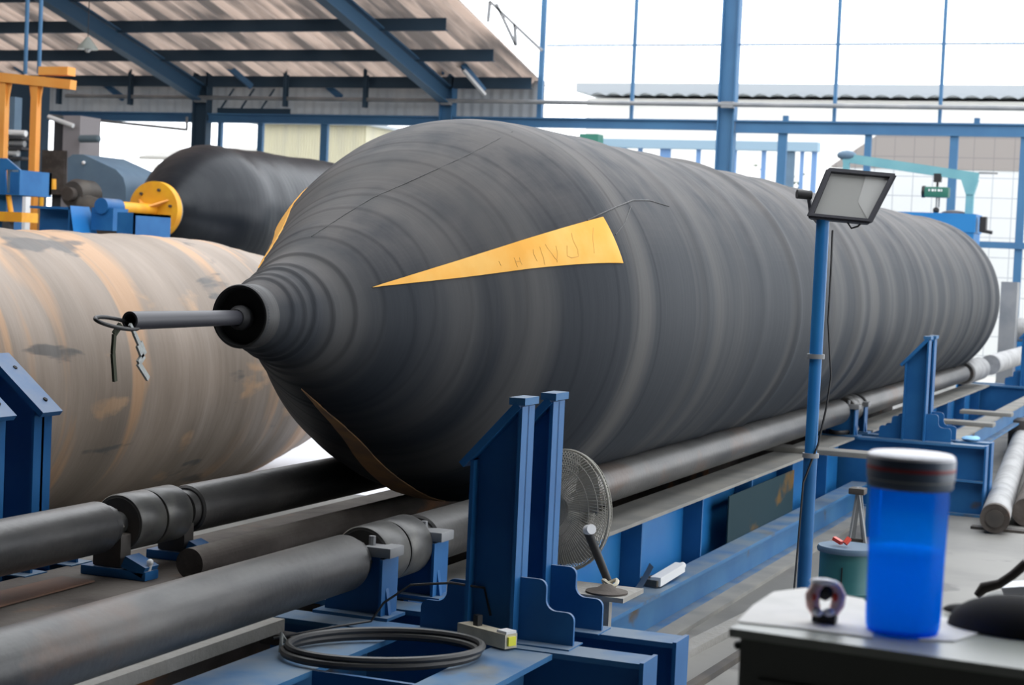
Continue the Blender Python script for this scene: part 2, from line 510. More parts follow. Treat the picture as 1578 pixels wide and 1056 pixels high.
bays = [(-27.0, -21.28, 'leftmost stretch of blue crossbeam, left of the dark blue column'),
        (-20.88, -15.4, 'blue crossbeam between the two low-roof columns'),
        (-15.04, -9.48, 'blue crossbeam from the low-roof column to the tall column'),
        (-9.1, -1.0, 'blue crossbeam right of the tall column over the block wall')]
for i, (x0, x1, lb) in enumerate(bays):
    z0, z1 = (4.62, 4.86) if i == 3 else (4.66, 4.86)
    t = thing('crossbeam', lb, 'beam', ((x0 + x1) / 2, YB, z0), 'crossbeams of the back wall')
    b = MB(); b.box(x0, x1, YB - 0.1, YB + 0.1, z1 - 0.03, z1); b.box(x0, x1, YB - 0.1, YB + 0.1, z0, z0 + 0.03); b.build('flange', M['blue_far'], t)
    b = MB(); b.box(x0, x1, YB - 0.05, YB - 0.02, z0 + 0.03, z1 - 0.03); b.build('web', M['blue_far'], t)
    if i == 3:
        for xx in (-8.13, -4.55):
            b = MB(); b.box(xx - .05, xx + .05, YB - .05, YB + .05, z1, z1 + .1); b.build('lug', M['blue_far'], t)
# grey service pipe along the wall
b = MB(); b.cyl((-24.5, YB - 0.2, 5.19), (-0.6, YB - 0.2, 5.12), 0.045, n=10)
tag(b.build('service_pipe', M['grey_steel']), 'long thin grey pipe running level just above the blue crossbeams', 'pipe')
b = MB(); b.cyl((-13.1, YB, 6.31), (-0.6, YB, 6.33), 0.017, n=8)
tag(b.build('girt_rod', M['blue_far']), 'thin level rod crossing the white upper back wall', 'rod')
# mullions above and posts below
mull = [(-13.19, 'thick blue mullion along the right end of the low roof'), (-11.24, 'thin upright mullion left of the tall blue column'),
        (-7.2, 'first thin upright mullion right of the tall blue column'), (-5.23, 'second thin upright mullion right of the tall column'),
        ]
for i, (X, lb) in enumerate(mull):
    hw = 0.05 if i == 0 else 0.03
    b = MB(); b.box(X - hw, X + hw, YB - 0.04, YB + 0.04, 4.86, 10.5)
    tag(b.build('mullion', M['blue_far']), lb, 'mullion', 'mullions of the upper back wall')
posts = [(at(340, 200, Y=YB).x, .045, 'short blue wall post next to the dark blue column'), (at(402, 210, Y=YB).x, .06, 'blue wall post in front of the cream shed, left one'),
         (at(500, 220, Y=YB).x, .08, 'blue wall post seen above the far black airbag, rightmost'),
         (-8.17, .085, 'blue wall post just right of the tall column'), (-6.53, .06, 'blue wall post above the floodlight'),
         (-4.94, .075, 'blue wall post behind the teal gantry arm'), (-3.68, .07, 'blue wall post at the right edge of the picture')]
for X, hw, lb in posts:
    b = MB(); b.box(X - hw, X + hw, YB - 0.05, YB + 0.05, 0, 4.62 if X > -10 else 4.66)
    tag(b.build('wall_post', M['blue_far']), lb, 'post', 'posts under the back wall crossbeams')
b = MB(); b.box(-4.86, -1.0, YB - 0.09, YB - 0.05, 2.58, 2.70)
tag(b.build('wall_rail', M['blue_far']), 'low blue rail between wall posts at the right edge', 'rail')
b = MB()
b.box(-20.7, -18.9, YB, YB + .02, 4.86, 4.98)
for k in range(3):
    b.bar((-20.6 + .5 * k, YB, 4.98), (-20.3 + .5 * k, YB, 5.4), .03, .03, (0, 1, 0))
tag(b.build('cable_tray_bracket', M['blue_roof']), 'small dark brackets in the bright gap right of the dark column', 'bracket')

# low roof: purlins and rafters
lbs = ['purlin lowest under the eave of the low roof', 'second purlin up from the eave of the low roof',
       'third purlin up from the eave of the low roof', 'fourth purlin up, near the top of the picture', 'fifth purlin up, cut by the top of the picture',
       'sixth purlin up at the top left corner']
for k in range(6):
    y = 33.95 - 1.62 * k if k else 33.9
    xr = -13.35 if k in (0,) else (-13.7, -14.0, -14.3, -14.4, -14.5)[k - 1] + .15
    z = roofz(y) - 0.045
    t = thing('roof_purlin', 'long dark ' + lbs[k], 'purlin', (-24, y, z - 0.17), 'purlins of the low roof')
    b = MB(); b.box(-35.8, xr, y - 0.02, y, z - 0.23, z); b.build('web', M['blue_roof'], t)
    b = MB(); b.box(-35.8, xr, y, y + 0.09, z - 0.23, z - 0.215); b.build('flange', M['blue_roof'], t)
for X, lb in ((-21.08, 'sloping blue rafter over the dark blue column'), (-15.22, 'sloping blue rafter over the column at the end of the low roof'),
              (-26.9, 'leftmost sloping rafter of the low roof')):
    t = thing('roof_rafter', lb, 'rafter', (X, 22, roofz(22) - 0.6), 'rafters of the low roof')
    for dz, nm in ((-0.24, 'flange'), (-0.60, 'flange')):
        b = MB(); b.bar((X, 8, roofz(8) + dz), (X, YB - 0.13, roofz(YB - 0.13) + dz), 0.22, 0.03); b.build(nm, M['blue_rafter'], t)
    b = MB(); b.bar((X, 8, roofz(8) - 0.42), (X, YB - 0.13, roofz(YB) - 0.42), 0.03, 0.33); b.build('web', M['blue_rafter'], t)
# braces
for p0, p1, lb in ((at(344, 96, Y=33.4), at(388, 134, Y=33.9), 'short blue brace running down right from the dark column top'),
                   (at(700, 84, Y=33.2), at(745, 140, Y=33.8), 'pale blue brace running down right from the second column top'),
                   (at(660, 76, Y=33.2), at(682, 112, Y=33.8), 'blue knee brace running down right into the second column'),
                   (at(8, 92, Y=33.4), at(38, 112, Y=33.8), 'short brace at the far left under the low roof'),
                   (at(160, 128, Y=34.2), at(190, 152, Y=34.2), 'thin wall brace left of the dark column, falling right'),
                   (at(500, 128, Y=34.2), at(525, 150, Y=34.2), 'thin wall brace between the two columns, falling right'),
                   ):
    b = MB(); b.bar(p0, p1, 0.1, 0.12); tag(b.build('roof_brace', M['blue_far']), lb, 'brace')
b = MB(); b.bar(at(714, 108, Y=33.3), at(747, 146, Y=33.72), 0.10, 0.05); tag(b.build('fluorescent_tube', M['white']), 'white tube fixed under the pale brace at the end of the low roof', 'light')
for px, lb in ((94, 'thin hanging rod above the orange gantry arm end'), (204, 'thin hanging rod left of the dark blue column'),
               (443, 'thin hanging rod right of the dark blue column'), (566, 'thin hanging rod left of the second column')):
    p = at(px, 120, Y=33.8)
    b = MB(); b.box(p.x - .035, p.x + .035, p.y - .02, p.y + .02, 5.0, roofz(33.8) + .35 - .4)
    b.box(p.x - .035, p.x + .035, p.y - .02 - .1, p.y + .02 - .1, 5.0, roofz(32.4) - .25)
    tag(b.build('sag_rod', M['blue_roof']), lb, 'rod')
# triangular end truss right of the roof
t = thing('roof_truss', 'small thin triangular truss at the right end of the low roof', 'truss', tuple(at(835, 78, Y=33)))
pA, pB, pC, pD = at(755, 2, Y=33), at(752, 34, Y=33), at(835, 78, Y=33), at(795, 70, Y=33)
pE, pF = at(793, 38, Y=33), at(765, 6, Y=33)
for nm, a, c in (('top_chord', pA, pC), ('upright', pA, pB), ('diagonal', pF, pD), ('upright', pE, pD)):
    b = MB(); b.bar(a, c, .05, .06, (0, 1, 0)); b.build(nm, M['grey_steel'], t)

# hanging high-bay lamp
p = at(135, 78, Y=25)
t = thing('pendant_lamp', 'glass bell pendant lamp under the low roof above the orange gantry', 'lamp', tuple(p))
b = MB(); b.revz([(0.17, p.z + .02), (0.16, p.z + .05), (0.09, p.z + .14), (0.04, p.z + .2), (0.03, p.z + .22)], p.x, p.y, 20)
b.build('lamp_shade', mat('pale_shade', (0.5, 0.55, 0.52), 0.3, trans=0.4), t)
b = MB(); b.ball((p.x, p.y, p.z + .02), 0.055); b.build('bulb', M['white'], t)
b = MB(); b.cyl((p.x, p.y, p.z + .22), (p.x, p.y, roofz(p.y)), .008, n=6); b.build('cord', M['black'], t)

# ------------------------------------------------------------------ outside
def facade_box(name, label, cat, x0, x1, y0, y1, z1, m):
    b = MB(); b.box(x0, x1, y0, y1, 0, z1)
    return b


t = thing('neighbouring_building', 'white building outside with grey scalloped roof edge behind the upper back wall', 'building', (-5, 52, -0.03))
b = MB(); b.box(at(905, 150, Y=52).x, 6, 52, 60, -0.03, at(1000, 152, Y=52).z); b.build('wall', M['facade'], t)
xl = at(893, 135, Y=51.6).x; ze = at(1000, 138, Y=51.6).z
b = MB(); b.box(xl, 6, 51.3, 60.2, ze - .12, ze + .16); b.build('roof_edge', M['eave'], t)
b = MB(); V = []; n = 44 * 4
for zz in (ze - .12, ze - .22):
    for i in range(n + 1):
        V.append((xl + .2 + i * .125, 51.28, zz + (0 if zz > ze - .15 else .09 * abs(math.cos(PI * i / 4)))))
b.add(V, [(i, i + 1, n + 2 + i, n + 1 + i) for i in range(n)]); b.add([(v[0], 51.45, v[2]) for v in V], [(i, i + 1, n + 2 + i, n + 1 + i) for i in range(n)])
b.build('roof_tiles', M['eave'], t)

t = thing('block_wall', 'pale outdoor block wall behind the teal gantry at right', 'wall', (at(1350, 215, Y=39).x, 39, -0.03))
x0 = at(1352, 215, Y=39).x; zt = at(1500, 214, Y=39).z
z_mid = at(1500, 262, Y=39).z
b = MB(); b.box(at(1290, 300, Y=39).x, 3, 39, 39.3, -0.03, z_mid); b.build('lower_wall', M['tile'], t)
b = MB(); b.add([(x0 - 1.0, 38.98, z_mid), (3, 38.98, z_mid), (3, 38.98, zt + .05), (x0, 38.98, zt + .05), (x0, 39.28, zt + .05), (3, 39.28, zt + .05), (3, 39.28, z_mid), (x0 - 1.0, 39.28, z_mid)],
                [(0, 1, 2, 3), (4, 5, 6, 7), (3, 2, 5, 4), (0, 3, 4, 7)]); b.build('upper_wall', M['tile_tan'], t)

# blue framed annex outside
t = thing('roadside_canopy', 'pale blue framed canopy outside, seen between the black airbag and the crossbeam', 'canopy', (at(1100, 230, Y=43).x, 43, -0.03))
zc = at(1080, 224, Y=43).z
b = MB(); b.box(at(925, 220, Y=43).x, at(1262, 220, Y=43).x, 42.9, 43.2, zc - .1, zc + .12); b.build('fascia', mat('pale_blue_fascia', (0.25, 0.36, 0.45), 0.7), t)
for px, w_ in ((1024, .13), (1075, .05), (1130, .06), (1176, .05), (1215, .14), (1235, .04), (1254, .06), (960, .06), (985, .05)):
    x = at(px, 250, Y=43).x
    b = MB(); b.box(x - w_, x + w_, 43, 43.1, -0.03, zc - .1); b.build('post', mat('blue_post', (0.14, 0.26, 0.48), 0.7) if px == 1024 else M['panel_blue'] if px == 1215 else bpy.data.materials['blue_post'], t)
x = at(912, 214, Y=43).x
b = MB(); b.box(at(893, 205, Y=42).x, at(922, 205, Y=42).x, 42, 42.4, at(900, 216, Y=42).z - .1, at(900, 206, Y=42).z)
b.cyl((at(905, 205, Y=42).x, 42.2, -0.03), (at(905, 205, Y=42).x, 42.2, 4.4), .04)
tag(b.build('green_sign', M['green']), 'small dark green board outside just above the black airbag', 'sign')
for px, py, s_, lb in ((1060, 252, .35, 'grey-green bush outside under the canopy, left of the tall column'), (1160, 262, .35, 'grey-green bush outside just right of the tall column'),
                       (955, 235, .35, 'small bush outside near the green board'), (1222, 262, .3, 'bush outside next to the blue wall post')):
    c = at(px, py, Y=44.5)
    t = thing('bush', lb, 'bush', (c.x, c.y, -0.03), 'bushes outside the back wall')
    b = MB()
    for i in range(260):
        a = random.uniform(0, 2 * PI); rr = random.random() ** .5 * s_
        zz = random.uniform(0.3, c.z - .1 + random.uniform(-.4, .25))
        q = Vector((c.x + rr * math.cos(a), c.y + rr * math.sin(a) * .6, zz))
        d1 = Vector((random.uniform(-1, 1), random.uniform(-1, 1), random.uniform(-1, 1))).normalized() * .09
        d2 = d1.orthogonal().normalized() * .045
        b.add([q - d1, q + d2, q + d1, q - d2], [(0, 1, 2, 3)])
    b.build('foliage', M['foliage'], t)
    b = MB(); b.cyl((c.x, c.y, -0.03), (c.x, c.y, c.z - .5), .03, n=8); b.cyl((c.x, c.y, .6), (c.x + .2, c.y, c.z - .2), .02, n=6); b.build('stem', M['brown_strap'], t)

t = thing('corrugated_shed', 'cream corrugated shed outside, above the far black airbag', 'shed', (at(450, 210, Y=44).x, 44, -0.03))
xa, xb = at(396, 210, Y=44).x, at(562, 220, Y=44).x
b = MB(); n = 80; V = []
zs = at(450, 192, Y=44).z
for zz in (-0.03, zs):
    for i in range(n + 1): V.append((xa + (xb - xa) * i / n, 44 + (.04 if i % 2 else 0), zz))
b.add(V, [(i, i + 1, n + 2 + i, n + 1 + i) for i in range(n)]); b.box(xa, xb, 44.05, 47, -0.03, zs); b.build('wall', M['cream_sheet'], t)
b = MB(); b.box(xa - .2, xb + .2, 43.8, 47.2, zs, zs + .08); b.build('roof', M['eave'], t)
c0, c1 = at(214, 238, Y=46), at(262, 236, Y=46)
t = thing('tiled_hut', 'low tan roofed hut outside, left of the far black airbag', 'hut', (c1.x, 46, -0.03))
b = MB(); b.box(c0.x + .4, c1.x + 1.5, 46.2, 49, -0.03, c0.z - .25); b.build('wall', M['facade'], t)
b = MB(); b.add([(c0.x, 46, c0.z - .15), (c1.x + 1.8, 46, c0.z - .15), (c1.x + 1.8, 49, c0.z + .35), (c0.x, 49, c0.z + .35), (c0.x, 46, c0.z - .05), (c1.x + 1.8, 46, c0.z - .05), (c1.x + 1.8, 49, c0.z + .45), (c0.x, 49, c0.z + .45)],
                [(0, 1, 2, 3), (4, 5, 6, 7), (0, 1, 5, 4), (1, 2, 6, 5), (3, 0, 4, 7)]); b.build('roof', M['dusty_bar'], t)

# ================================================================== MAIN AIRBAG
XC, ZC = -3.70, 1.718
PY = [6.40, 6.7, 7.0, 7.4, 7.8, 8.3, 8.8, 9.4, 10.0]
PR = [0.130, 0.217, 0.367, 0.563, 0.778, 0.955, 1.000, 1.004, 1.0]


def herm(x, xs, ys):
    if x <= xs[0]: return ys[0]
    if x >= xs[-1]: return ys[-1]
    i = max(j for j in range(len(xs)) if xs[j] <= x)
    i = min(i, len(xs) - 2)
    def sl(k):
        if k == 0: return (ys[1] - ys[0]) / (xs[1] - xs[0])
        if k == len(xs) - 1: return 0
        return (ys[k + 1] - ys[k - 1]) / (xs[k + 1] - xs[k - 1])
    h = xs[i + 1] - xs[i]; u = (x - xs[i]) / h
    return ((2 * u**3 - 3 * u**2 + 1) * ys[i] + (u**3 - 2 * u**2 + u) * h * sl(i) + (-2 * u**3 + 3 * u**2) * ys[i + 1] + (u**3 - u**2) * h * sl(i + 1))


Y_END = 23.6
# wrapped-layer ridges along the body
rng = random.Random(3)
ridges = []
y = 9.7
while y < Y_END:
    ridges.append((y, rng.choice((.005, .008, .012, .022)) * rng.uniform(.8, 1.2), rng.uniform(0.07, 0.22), rng.uniform(0, 6.28)))
    y += rng.choice((.2, .35, .6, .95))


def body_r(y):
    if y < 10: r = herm(y, PY, PR)
    elif y <= 22.6: r = 1.0
    else: r = math.sqrt(max(0.0, 1 - ((y - 22.6) / 2.3) ** 2)) * 0.87 + 0.13 if y < 24.9 else 0.13
    return r


STEPS = [(6.45, .010, .5), (6.505, .009, 1.1), (6.57, .012, .2), (6.655, .010, 2.0), (6.76, .010, 1.4), (6.90, .008, .9), (7.05, .007, 2.2), (7.17, .005, .3),
         (7.33, .006, 1.2), (7.47, .004, 3.0), (7.62, .005, .6), (7.80, .004, 1.9), (7.96, .005, 2.7), (8.2, .004, 1.0), (8.45, .004, .2), (8.7, .004, 2.0)]


def head_steps(y, a):
    """edges of overlapping rubber layers, each ring slightly tilted"""
    v = 0
    for y0, st, ph in STEPS:
        yy = y0 + (0.02 + 0.035 * (y0 - 6.4)) * math.sin(a + ph)
        d = y - yy
        if y0 > 6.8: st = st * .55
        if d > 0: v += st * math.exp(-d / 0.11) * min(1.0, d / 0.012)
    return v


def bag_fn(y, a, r):
    v = 0
    if y < 9.2: v += head_steps(y, a)
    for y0, amp, wd, ph in ridges:
        yy = y0 + 0.05 * math.sin(a + ph)
        d = (y - yy) / wd
        if -1.5 < d < 3.5:
            v += amp * (math.exp(-(d * 1.8) ** 2) if d < 0 else math.exp(-(d * 0.8) ** 2))
    v += 0.0015 * math.sin(y * 5.1 + 2 * a) * min(1, max(0, y - 8.5))
    return v


bag = thing('rubber_airbag', 'huge long black rubber airbag with yellow triangles, lying on the rollers', 'airbag', (XC, 15, ZC - 1.0))
prof = []
y = 6.31
ys_ = []
while y < 8.9: ys_.append(y); y += 0.0085
while y < 22.6: ys_.append(y); y += 0.045
while y < 24.9: ys_.append(y); y += 0.07
ys_ += [24.9, 25.2]
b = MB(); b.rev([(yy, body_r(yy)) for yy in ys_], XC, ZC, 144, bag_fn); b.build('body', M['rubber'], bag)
# mouth: rim and recessed dark face
b = MB(); b.rev([(6.40, .131), (6.31, .130), (6.303, .126), (6.303, .118), (6.32, .114), (6.36, .112)], XC, ZC, 64); b.build('mouth_rim', M['rubber_dark'], bag)
b = MB(); b.rev([(6.345, .1125), (6.345, 0.0001)], XC, ZC, 64); b.build('mouth_plate', M['hollow'], bag)


def surf(y, a, off):
    r = body_r(y) + bag_fn(y, a, 0) + off
    return Vector((XC + r * math.cos(a), y, ZC + r * math.sin(a)))


def decal(edges, off=0.006, thick=0.004, nu=30, nv=10):
    """patch on the airbag surface: edges(u) -> (y, a_lo, a_hi)"""
    b = MB(); V = []
    for layer in (off, off - thick - 0.01):
        for i in range(nu + 1):
            yy, a0, a1, y1 = edges(i / nu)
            for j in range(nv + 1):
                tt = j / nv
                V.append(surf(yy + (y1 - yy) * tt, a0 + (a1 - a0) * tt, layer))
    F = []; W = nv + 1; N = (nu + 1) * W
    for i in range(nu):
        for j in range(nv):
            q = i * W + j; F.append((q, q + 1, q + W + 1, q + W)); F.append((N + q, N + q + W, N + q + W + 1, N + q + 1))
    for i in range(nu):
        q = i * W; F.append((q, q + W, N + q + W, N + q)); q += nv; F.append((q, N + q, N + q + W, q + W))
    for j in range(nv):
        q = nu * W + j; F.append((q, q + 1, N + q + 1, N + q))
    b.add(V, F, True)
    return b


D = math.radians


def tri(mid, half, y0, y1, tilt=0.0):
    def e(u):
        yy = y0 + (y1 - y0) * u
        # chord width grows linearly -> angle = width / radius
        r = body_r(yy)
        w_ = half * u * 0.97 / max(r, .1)
        return (yy, D(mid) - w_, D(mid) + w_, yy)
    return e


def tri_main(u):
    yy = 6.90 + (8.36 - 6.90) * u
    r = body_r(yy)
    w_ = 0.125 * u * 0.965 / r + 0.002
    return (yy, D(24.2) - w_, D(24.2) + w_, yy - .03 * u)


tri_o = decal(tri_main, nu=60).build('yellow_triangle', M['yellow'], bag, 'bright yellow-orange triangle pointing at the mouth')
decal(tri(144, 0.125, 6.90, 8.36), nu=40).build('yellow_triangle', M['yellow'], bag, 'bright yellow triangle on the far upper side')
decal(tri(-95, 0.125, 6.90, 8.36), nu=40).build('yellow_triangle', M['yellow_shaded'], bag, 'yellow triangle on the underside, its shade painted in as dull brown')

# faint strokes of lettering on the main triangle, laid from photo pixels onto the surface
def hit(px, py):
    d = (RIGHT * (px - CX) + DOWN * (py - CY) + FWD * F_PX).normalized()
    k = 5.0
    while k < 40:
        p = d * k + Vector((0, 0, H))
        if math.hypot(p.x - XC, p.z - ZC) < body_r(p.y) + bag_fn(p.y, math.atan2(p.z - ZC, p.x - XC), 0) and p.y > 6.3: break
        k += 0.004
    return p.y, math.atan2(p.z - ZC, p.x - XC)


def stroke(b, pts, r=0.003, off=0.007):
    P = []
    for i in range(len(pts) - 1):
        (x0, y0), (x1, y1) = pts[i], pts[i + 1]
        for k in range(3 if i < len(pts) - 2 else 4):
            u = k / 3; P.append(surf(*hit(x0 + (x1 - x0) * u, y0 + (y1 - y0) * u), off))
    b.tube(P, r, 6)


def z2p(x, y): return (760 + x / 1578 * 220, 320 + y / 861 * 120)


b = MB()
for st in ([(1095, 230), (1085, 330), (1105, 510)], [(800, 430), (805, 540), (850, 560), (925, 545), (920, 470), (870, 380), (850, 290)],
           [(560, 415), (640, 530), (690, 590)], [(680, 430), (695, 520), (690, 610)], [(500, 440), (540, 560), (555, 640)],
           [(425, 470), (440, 540), (470, 600)], [(215, 560), (255, 660)], [(225, 600), (290, 600)], [(275, 560), (300, 640)], [(50, 600), (70, 650)]):
    stroke(b, [z2p(*q) for q in st], 0.002, 0.0055)
b.build('lettering', M['yellow_ink'], tri_o, 'faint scratched letters on the yellow triangle')
# long seams across the head
b = MB()
stroke(b, [(480, 365), (530, 332), (575, 305), (650, 272), (720, 240), (790, 203)], .002, .001)
b.build('seam', M['rubber_dark'], bag)
b = MB()
stroke(b, [(905, 340), (930, 328), (952, 318), (975, 309), (1000, 309), (1030, 318)], .004, .001)
stroke(b, [(972, 318), (962, 345), (948, 362)], .0025, .001)
b.build('crease', M['rubber_dark'], bag)
# inflation tube with hook ring and rags
t = thing('inflation_tube', 'dark pipe poking out of the black airbag mouth towards the left', 'pipe', (XC, 5.53, 1.68))
b = MB(); b.rev([(6.34, .030), (5.56, .034), (5.53, .034), (5.53, .026), (5.60, .025)], XC, 1.713, 32); b.build('tube', M['lamp_body'], t)
b = MB(); b.rev([(6.33, .052), (6.30, .05), (6.28, .034), (6.33, .033)], XC, 1.713, 32); b.build('collar', M['rubber_dark'], t)
b = MB(); b.rev([(5.6, .025), (5.6, .0001)], XC, 1.713, 32); b.build('bore', M['hollow'], t)
ring = [(XC + 0.035 * math.sin(a) - 0.0, 5.47 - 0.125 * math.cos(a) * (1) - .02, 1.705 + 0.012 * math.cos(a) - .018 * math.sin(a)) for a in [2 * PI * k / 28 for k in range(28)]]
b = MB(); b.tube(ring, .0075, 8, closed=True)
tag(b.build('hook_ring', M['black']), 'bent black wire ring through the end of the pipe', 'ring')
b = MB(); p0 = at(186, 500, X=XC + .01); p1 = at(176, 515, X=XC); p2 = at(174, 545, X=XC); p3 = at(177, 588, X=XC)
b.bar(p0, p1, .02, .012, (1, 0, 0)); b.bar(p1, p2, .016, .01, (1, 0, 0)); b.bar(p2, p3, .018, .01, (1, 0, 0))
tag(b.build('cloth_strap', M['olive']), 'dark olive strap hanging straight down from the ring', 'strap')
q = [at(*pp, X=XC + .03) for pp in ((200, 500), (207, 514), (214, 530), (221, 548), (213, 560), (228, 584))]
b = MB()
for i in range(len(q) - 1): b.bar(q[i], q[i + 1], (.012, .016, .036, .024, .020)[i], .010, (1, 0, 0))
tag(b.build('cloth_rag', M['cloth']), 'pale grey twisted rag hanging from the tube end', 'rag')

# ================================================================== BROWN AIRBAG
XB, ZB, RB = -7.85, 1.03, 1.02
def br_r(y):
    if y < 6.4: return .13 + (RB - .13) * math.sin(max(0, (y - 4.2) / 2.2) * PI / 2)
    if y < 12.0: return RB
    if y < 15.6: return .13 + (RB - .13) * math.sqrt(max(0, 1 - ((y - 12.0) / 2.9) ** 2)) if y < 14.9 else .13
    return .13
t = thing('tan_airbag', 'weathered tan and grey airbag lying at left behind the pipe', 'airbag', (XB, 10, 0.01))
b = MB(); yy_ = [4.2 + .06 * i for i in range(191)]
b.rev([(q_, br_r(q_)) for q_ in yy_ if q_ < 15.6] + [(15.6, .13), (15.8, .12)], XB, ZB, 96, lambda y, a, r: 0.006 * math.sin(y * 7 + 1.5 * math.sin(a)) + .004 * math.sin(y * 17)); b.build('body', M['brown'], t)
b = MB(); b.rev([(4.2, .14), (4.1, .14), (4.1, .1), (4.15, .0001)], XB, ZB, 40); b.build('mouth', M['rubber_dark'], t)

lit_patch = MB(); lit_patch.box(-9.5, -5.9, 13.2, 19.5, .001, .006); tag(lit_patch.build('lit_floor_patch', M['cap_white']), 'lit patch of floor between the tan and the black airbag, painted white', 'sheet')  # added white slab, paints in the brightly lit floor
# ================================================================== FAR BLACK AIRBAG WITH YELLOW HUB
XT, ZT, RT = -13.0, 2.42, 0.93
Y0 = at(243, 308, X=XT).y
def far_r(y):
    if y < Y0 + 1.9: return .22 + (RT - .22) * math.sin(min(1, max(0, (y - Y0 - .15) / 1.1)) * PI / 2) ** .75
    return RT
t = thing('far_airbag', 'glossy black airbag in the background with a yellow flange at its end', 'airbag', (XT, 25, ZT - RT))
b = MB(); ys2 = [Y0 + .15 + .08 * i for i in range(24)] + [Y0 + 2.1 + .3 * i for i in range(28)] + [Y0 + 10.8]
b.rev([(q_, far_r(q_)) for q_ in ys2], XT, ZT, 80, lambda y, a, r: .008 * math.sin(y * 4) + .006 * math.sin(y * 11 + a)); b.rev([(Y0 + 10.8, RT), (Y0 + 11.6, .3)], XT, ZT, 80); b.build('body', M['rubber_far'], t)
b = MB(); b.rev([(Y0 + .14, 0.001), (Y0 + .14, .30), (Y0 + .02, .30), (Y0 + .02, .001)], XT, ZT, 48); b.build('clamp_ring', M['grey_steel'], t)
for yo in (3.0, 8.0):
    u_ = thing('cradle_stand', 'steel cradle under the far black airbag, ' + ('near' if yo < 4 else 'far') + ' one', 'stand', (XT, Y0 + yo, 0))
    b = MB(); pts = []
    for k in range(13):
        a = PI * (1.32 + .36 * k / 12); pts.append((XT + (RT + .02) * math.cos(a), ZT + (RT + .02) * math.sin(a)))
    b.prismxz(pts + [(XT + .7, 1.2), (XT - .7, 1.2)], Y0 + yo - .05, Y0 + yo + .05); b.build('saddle', M['blue'], u_)
    for sx in (-.8, .8):
        b = MB(); b.box(XT + sx - .08, XT + sx + .08, Y0 + yo - .08, Y0 + yo + .08, 0, 1.25); b.build('leg', M['blue'], u_)
# drive head: yellow disc, shaft, blue bed
t = thing('flange_drive', 'yellow flanged disc with shaft driving the far black airbag', 'machine', (XT, Y0 - 1, 2.0))
RD = 0.37
b = MB(); b.rev([(Y0 + .01, .001), (Y0 + .01, RD), (Y0 - .1, RD), (Y0 - .1, .001)], XT, ZT, 48); b.build('flange_disc', M['safety_yellow'], t)
b = MB(); b.cyl((XT, Y0 - .9, ZT), (XT, Y0 - .05, ZT), .075, n=24); b.build('shaft', M['safety_yellow'], t)
for k in range(3):
    a = 2 * PI * k / 3 + .5
    b = MB(); b.add([(XT + .07 * math.cos(a), Y0 - .1, ZT + .07 * math.sin(a)), (XT + .26 * math.cos(a), Y0 - .1, ZT + .26 * math.sin(a)), (XT + .07 * math.cos(a), Y0 - .3, ZT + .07 * math.sin(a)),
                     (XT + .07 * math.cos(a) - .02 * math.sin(a), Y0 - .1, ZT + .07 * math.sin(a) + .02 * math.cos(a)), (XT + .26 * math.cos(a) - .02 * math.sin(a), Y0 - .1, ZT + .26 * math.sin(a) + .02 * math.cos(a)), (XT + .07 * math.cos(a) - .02 * math.sin(a), Y0 - .3, ZT + .07 * math.sin(a) + .02 * math.cos(a))],
                    [(0, 1, 2), (3, 5, 4), (0, 3, 4, 1), (1, 4, 5, 2), (2, 5, 3, 0)]); b.build('gusset', M['orange'], t)
for k in range(6):
    a = 2 * PI * k / 6 + .2
    b = MB(); b.cyl((XT + .27 * math.cos(a), Y0 - .13, ZT + .27 * math.sin(a)), (XT + .27 * math.cos(a), Y0 - .09, ZT + .27 * math.sin(a)), .02, n=8); b.build('bolt', M['motor'], t)
b = MB(); b.rev([(Y0 - 1.25, .001), (Y0 - 1.25, .10), (Y0 - .88, .10), (Y0 - .88, .001)], XT, ZT, 24); b.box(XT - .16, XT + .16, Y0 - 1.22, Y0 - .9, 2.12, 2.4); b.build('bearing', M['blue'], t)
# blue beds under it
for (xa, ya), (xb2, yb2), yy0, yy1, lb in (((181, 327), (208, 350), None, None, 'bright blue box bed under the yellow flanged disc'), ((46, 317), (108, 345), None, None, 'dark blue trough bed left of the yellow shaft')):
    p0 = at(xa, ya, Y=17.5 if xa > 100 else 18.5); p1 = at(xb2, ya, Y=p0.y)
    DP = .75 if xa > 100 else .4
    t = thing('machine_bed', lb, 'machine bed', ((p0.x + p1.x) / 2, p0.y, 0))
    b = MB(); b.box(p0.x, p1.x, p0.y, p0.y + DP, p0.z - .03, p0.z); b.box(p0.x, p1.x, p0.y, p0.y + .02, p0.z - .35, p0.z - .03) if xa > 100 else b.box(p0.x, p1.x, p0.y + .2, p0.y + .22, p0.z - .35, p0.z - .03); b.box(p1.x - .02, p1.x, p0.y, p0.y + DP, p0.z - .35, p0.z); b.build('body', M['blue'], t)
    for xx in (p0.x + .06, p1.x - .06):
        b = MB(); b.box(xx - .05, xx + .05, p0.y + .3, p0.y + .4, 0, p0.z - .03); b.build('leg', M['blue'], t)
    if xa < 100:
        b = MB(); b.add([tuple(p1), (p1.x + .14, p1.y - .1, p1.z - .35), (p1.x + .14, p1.y + DP, p1.z - .35), (p1.x, p1.y + DP, p1.z)], [(0, 1, 2, 3)]); b.build('side_flap', M['blue_bright'], t)

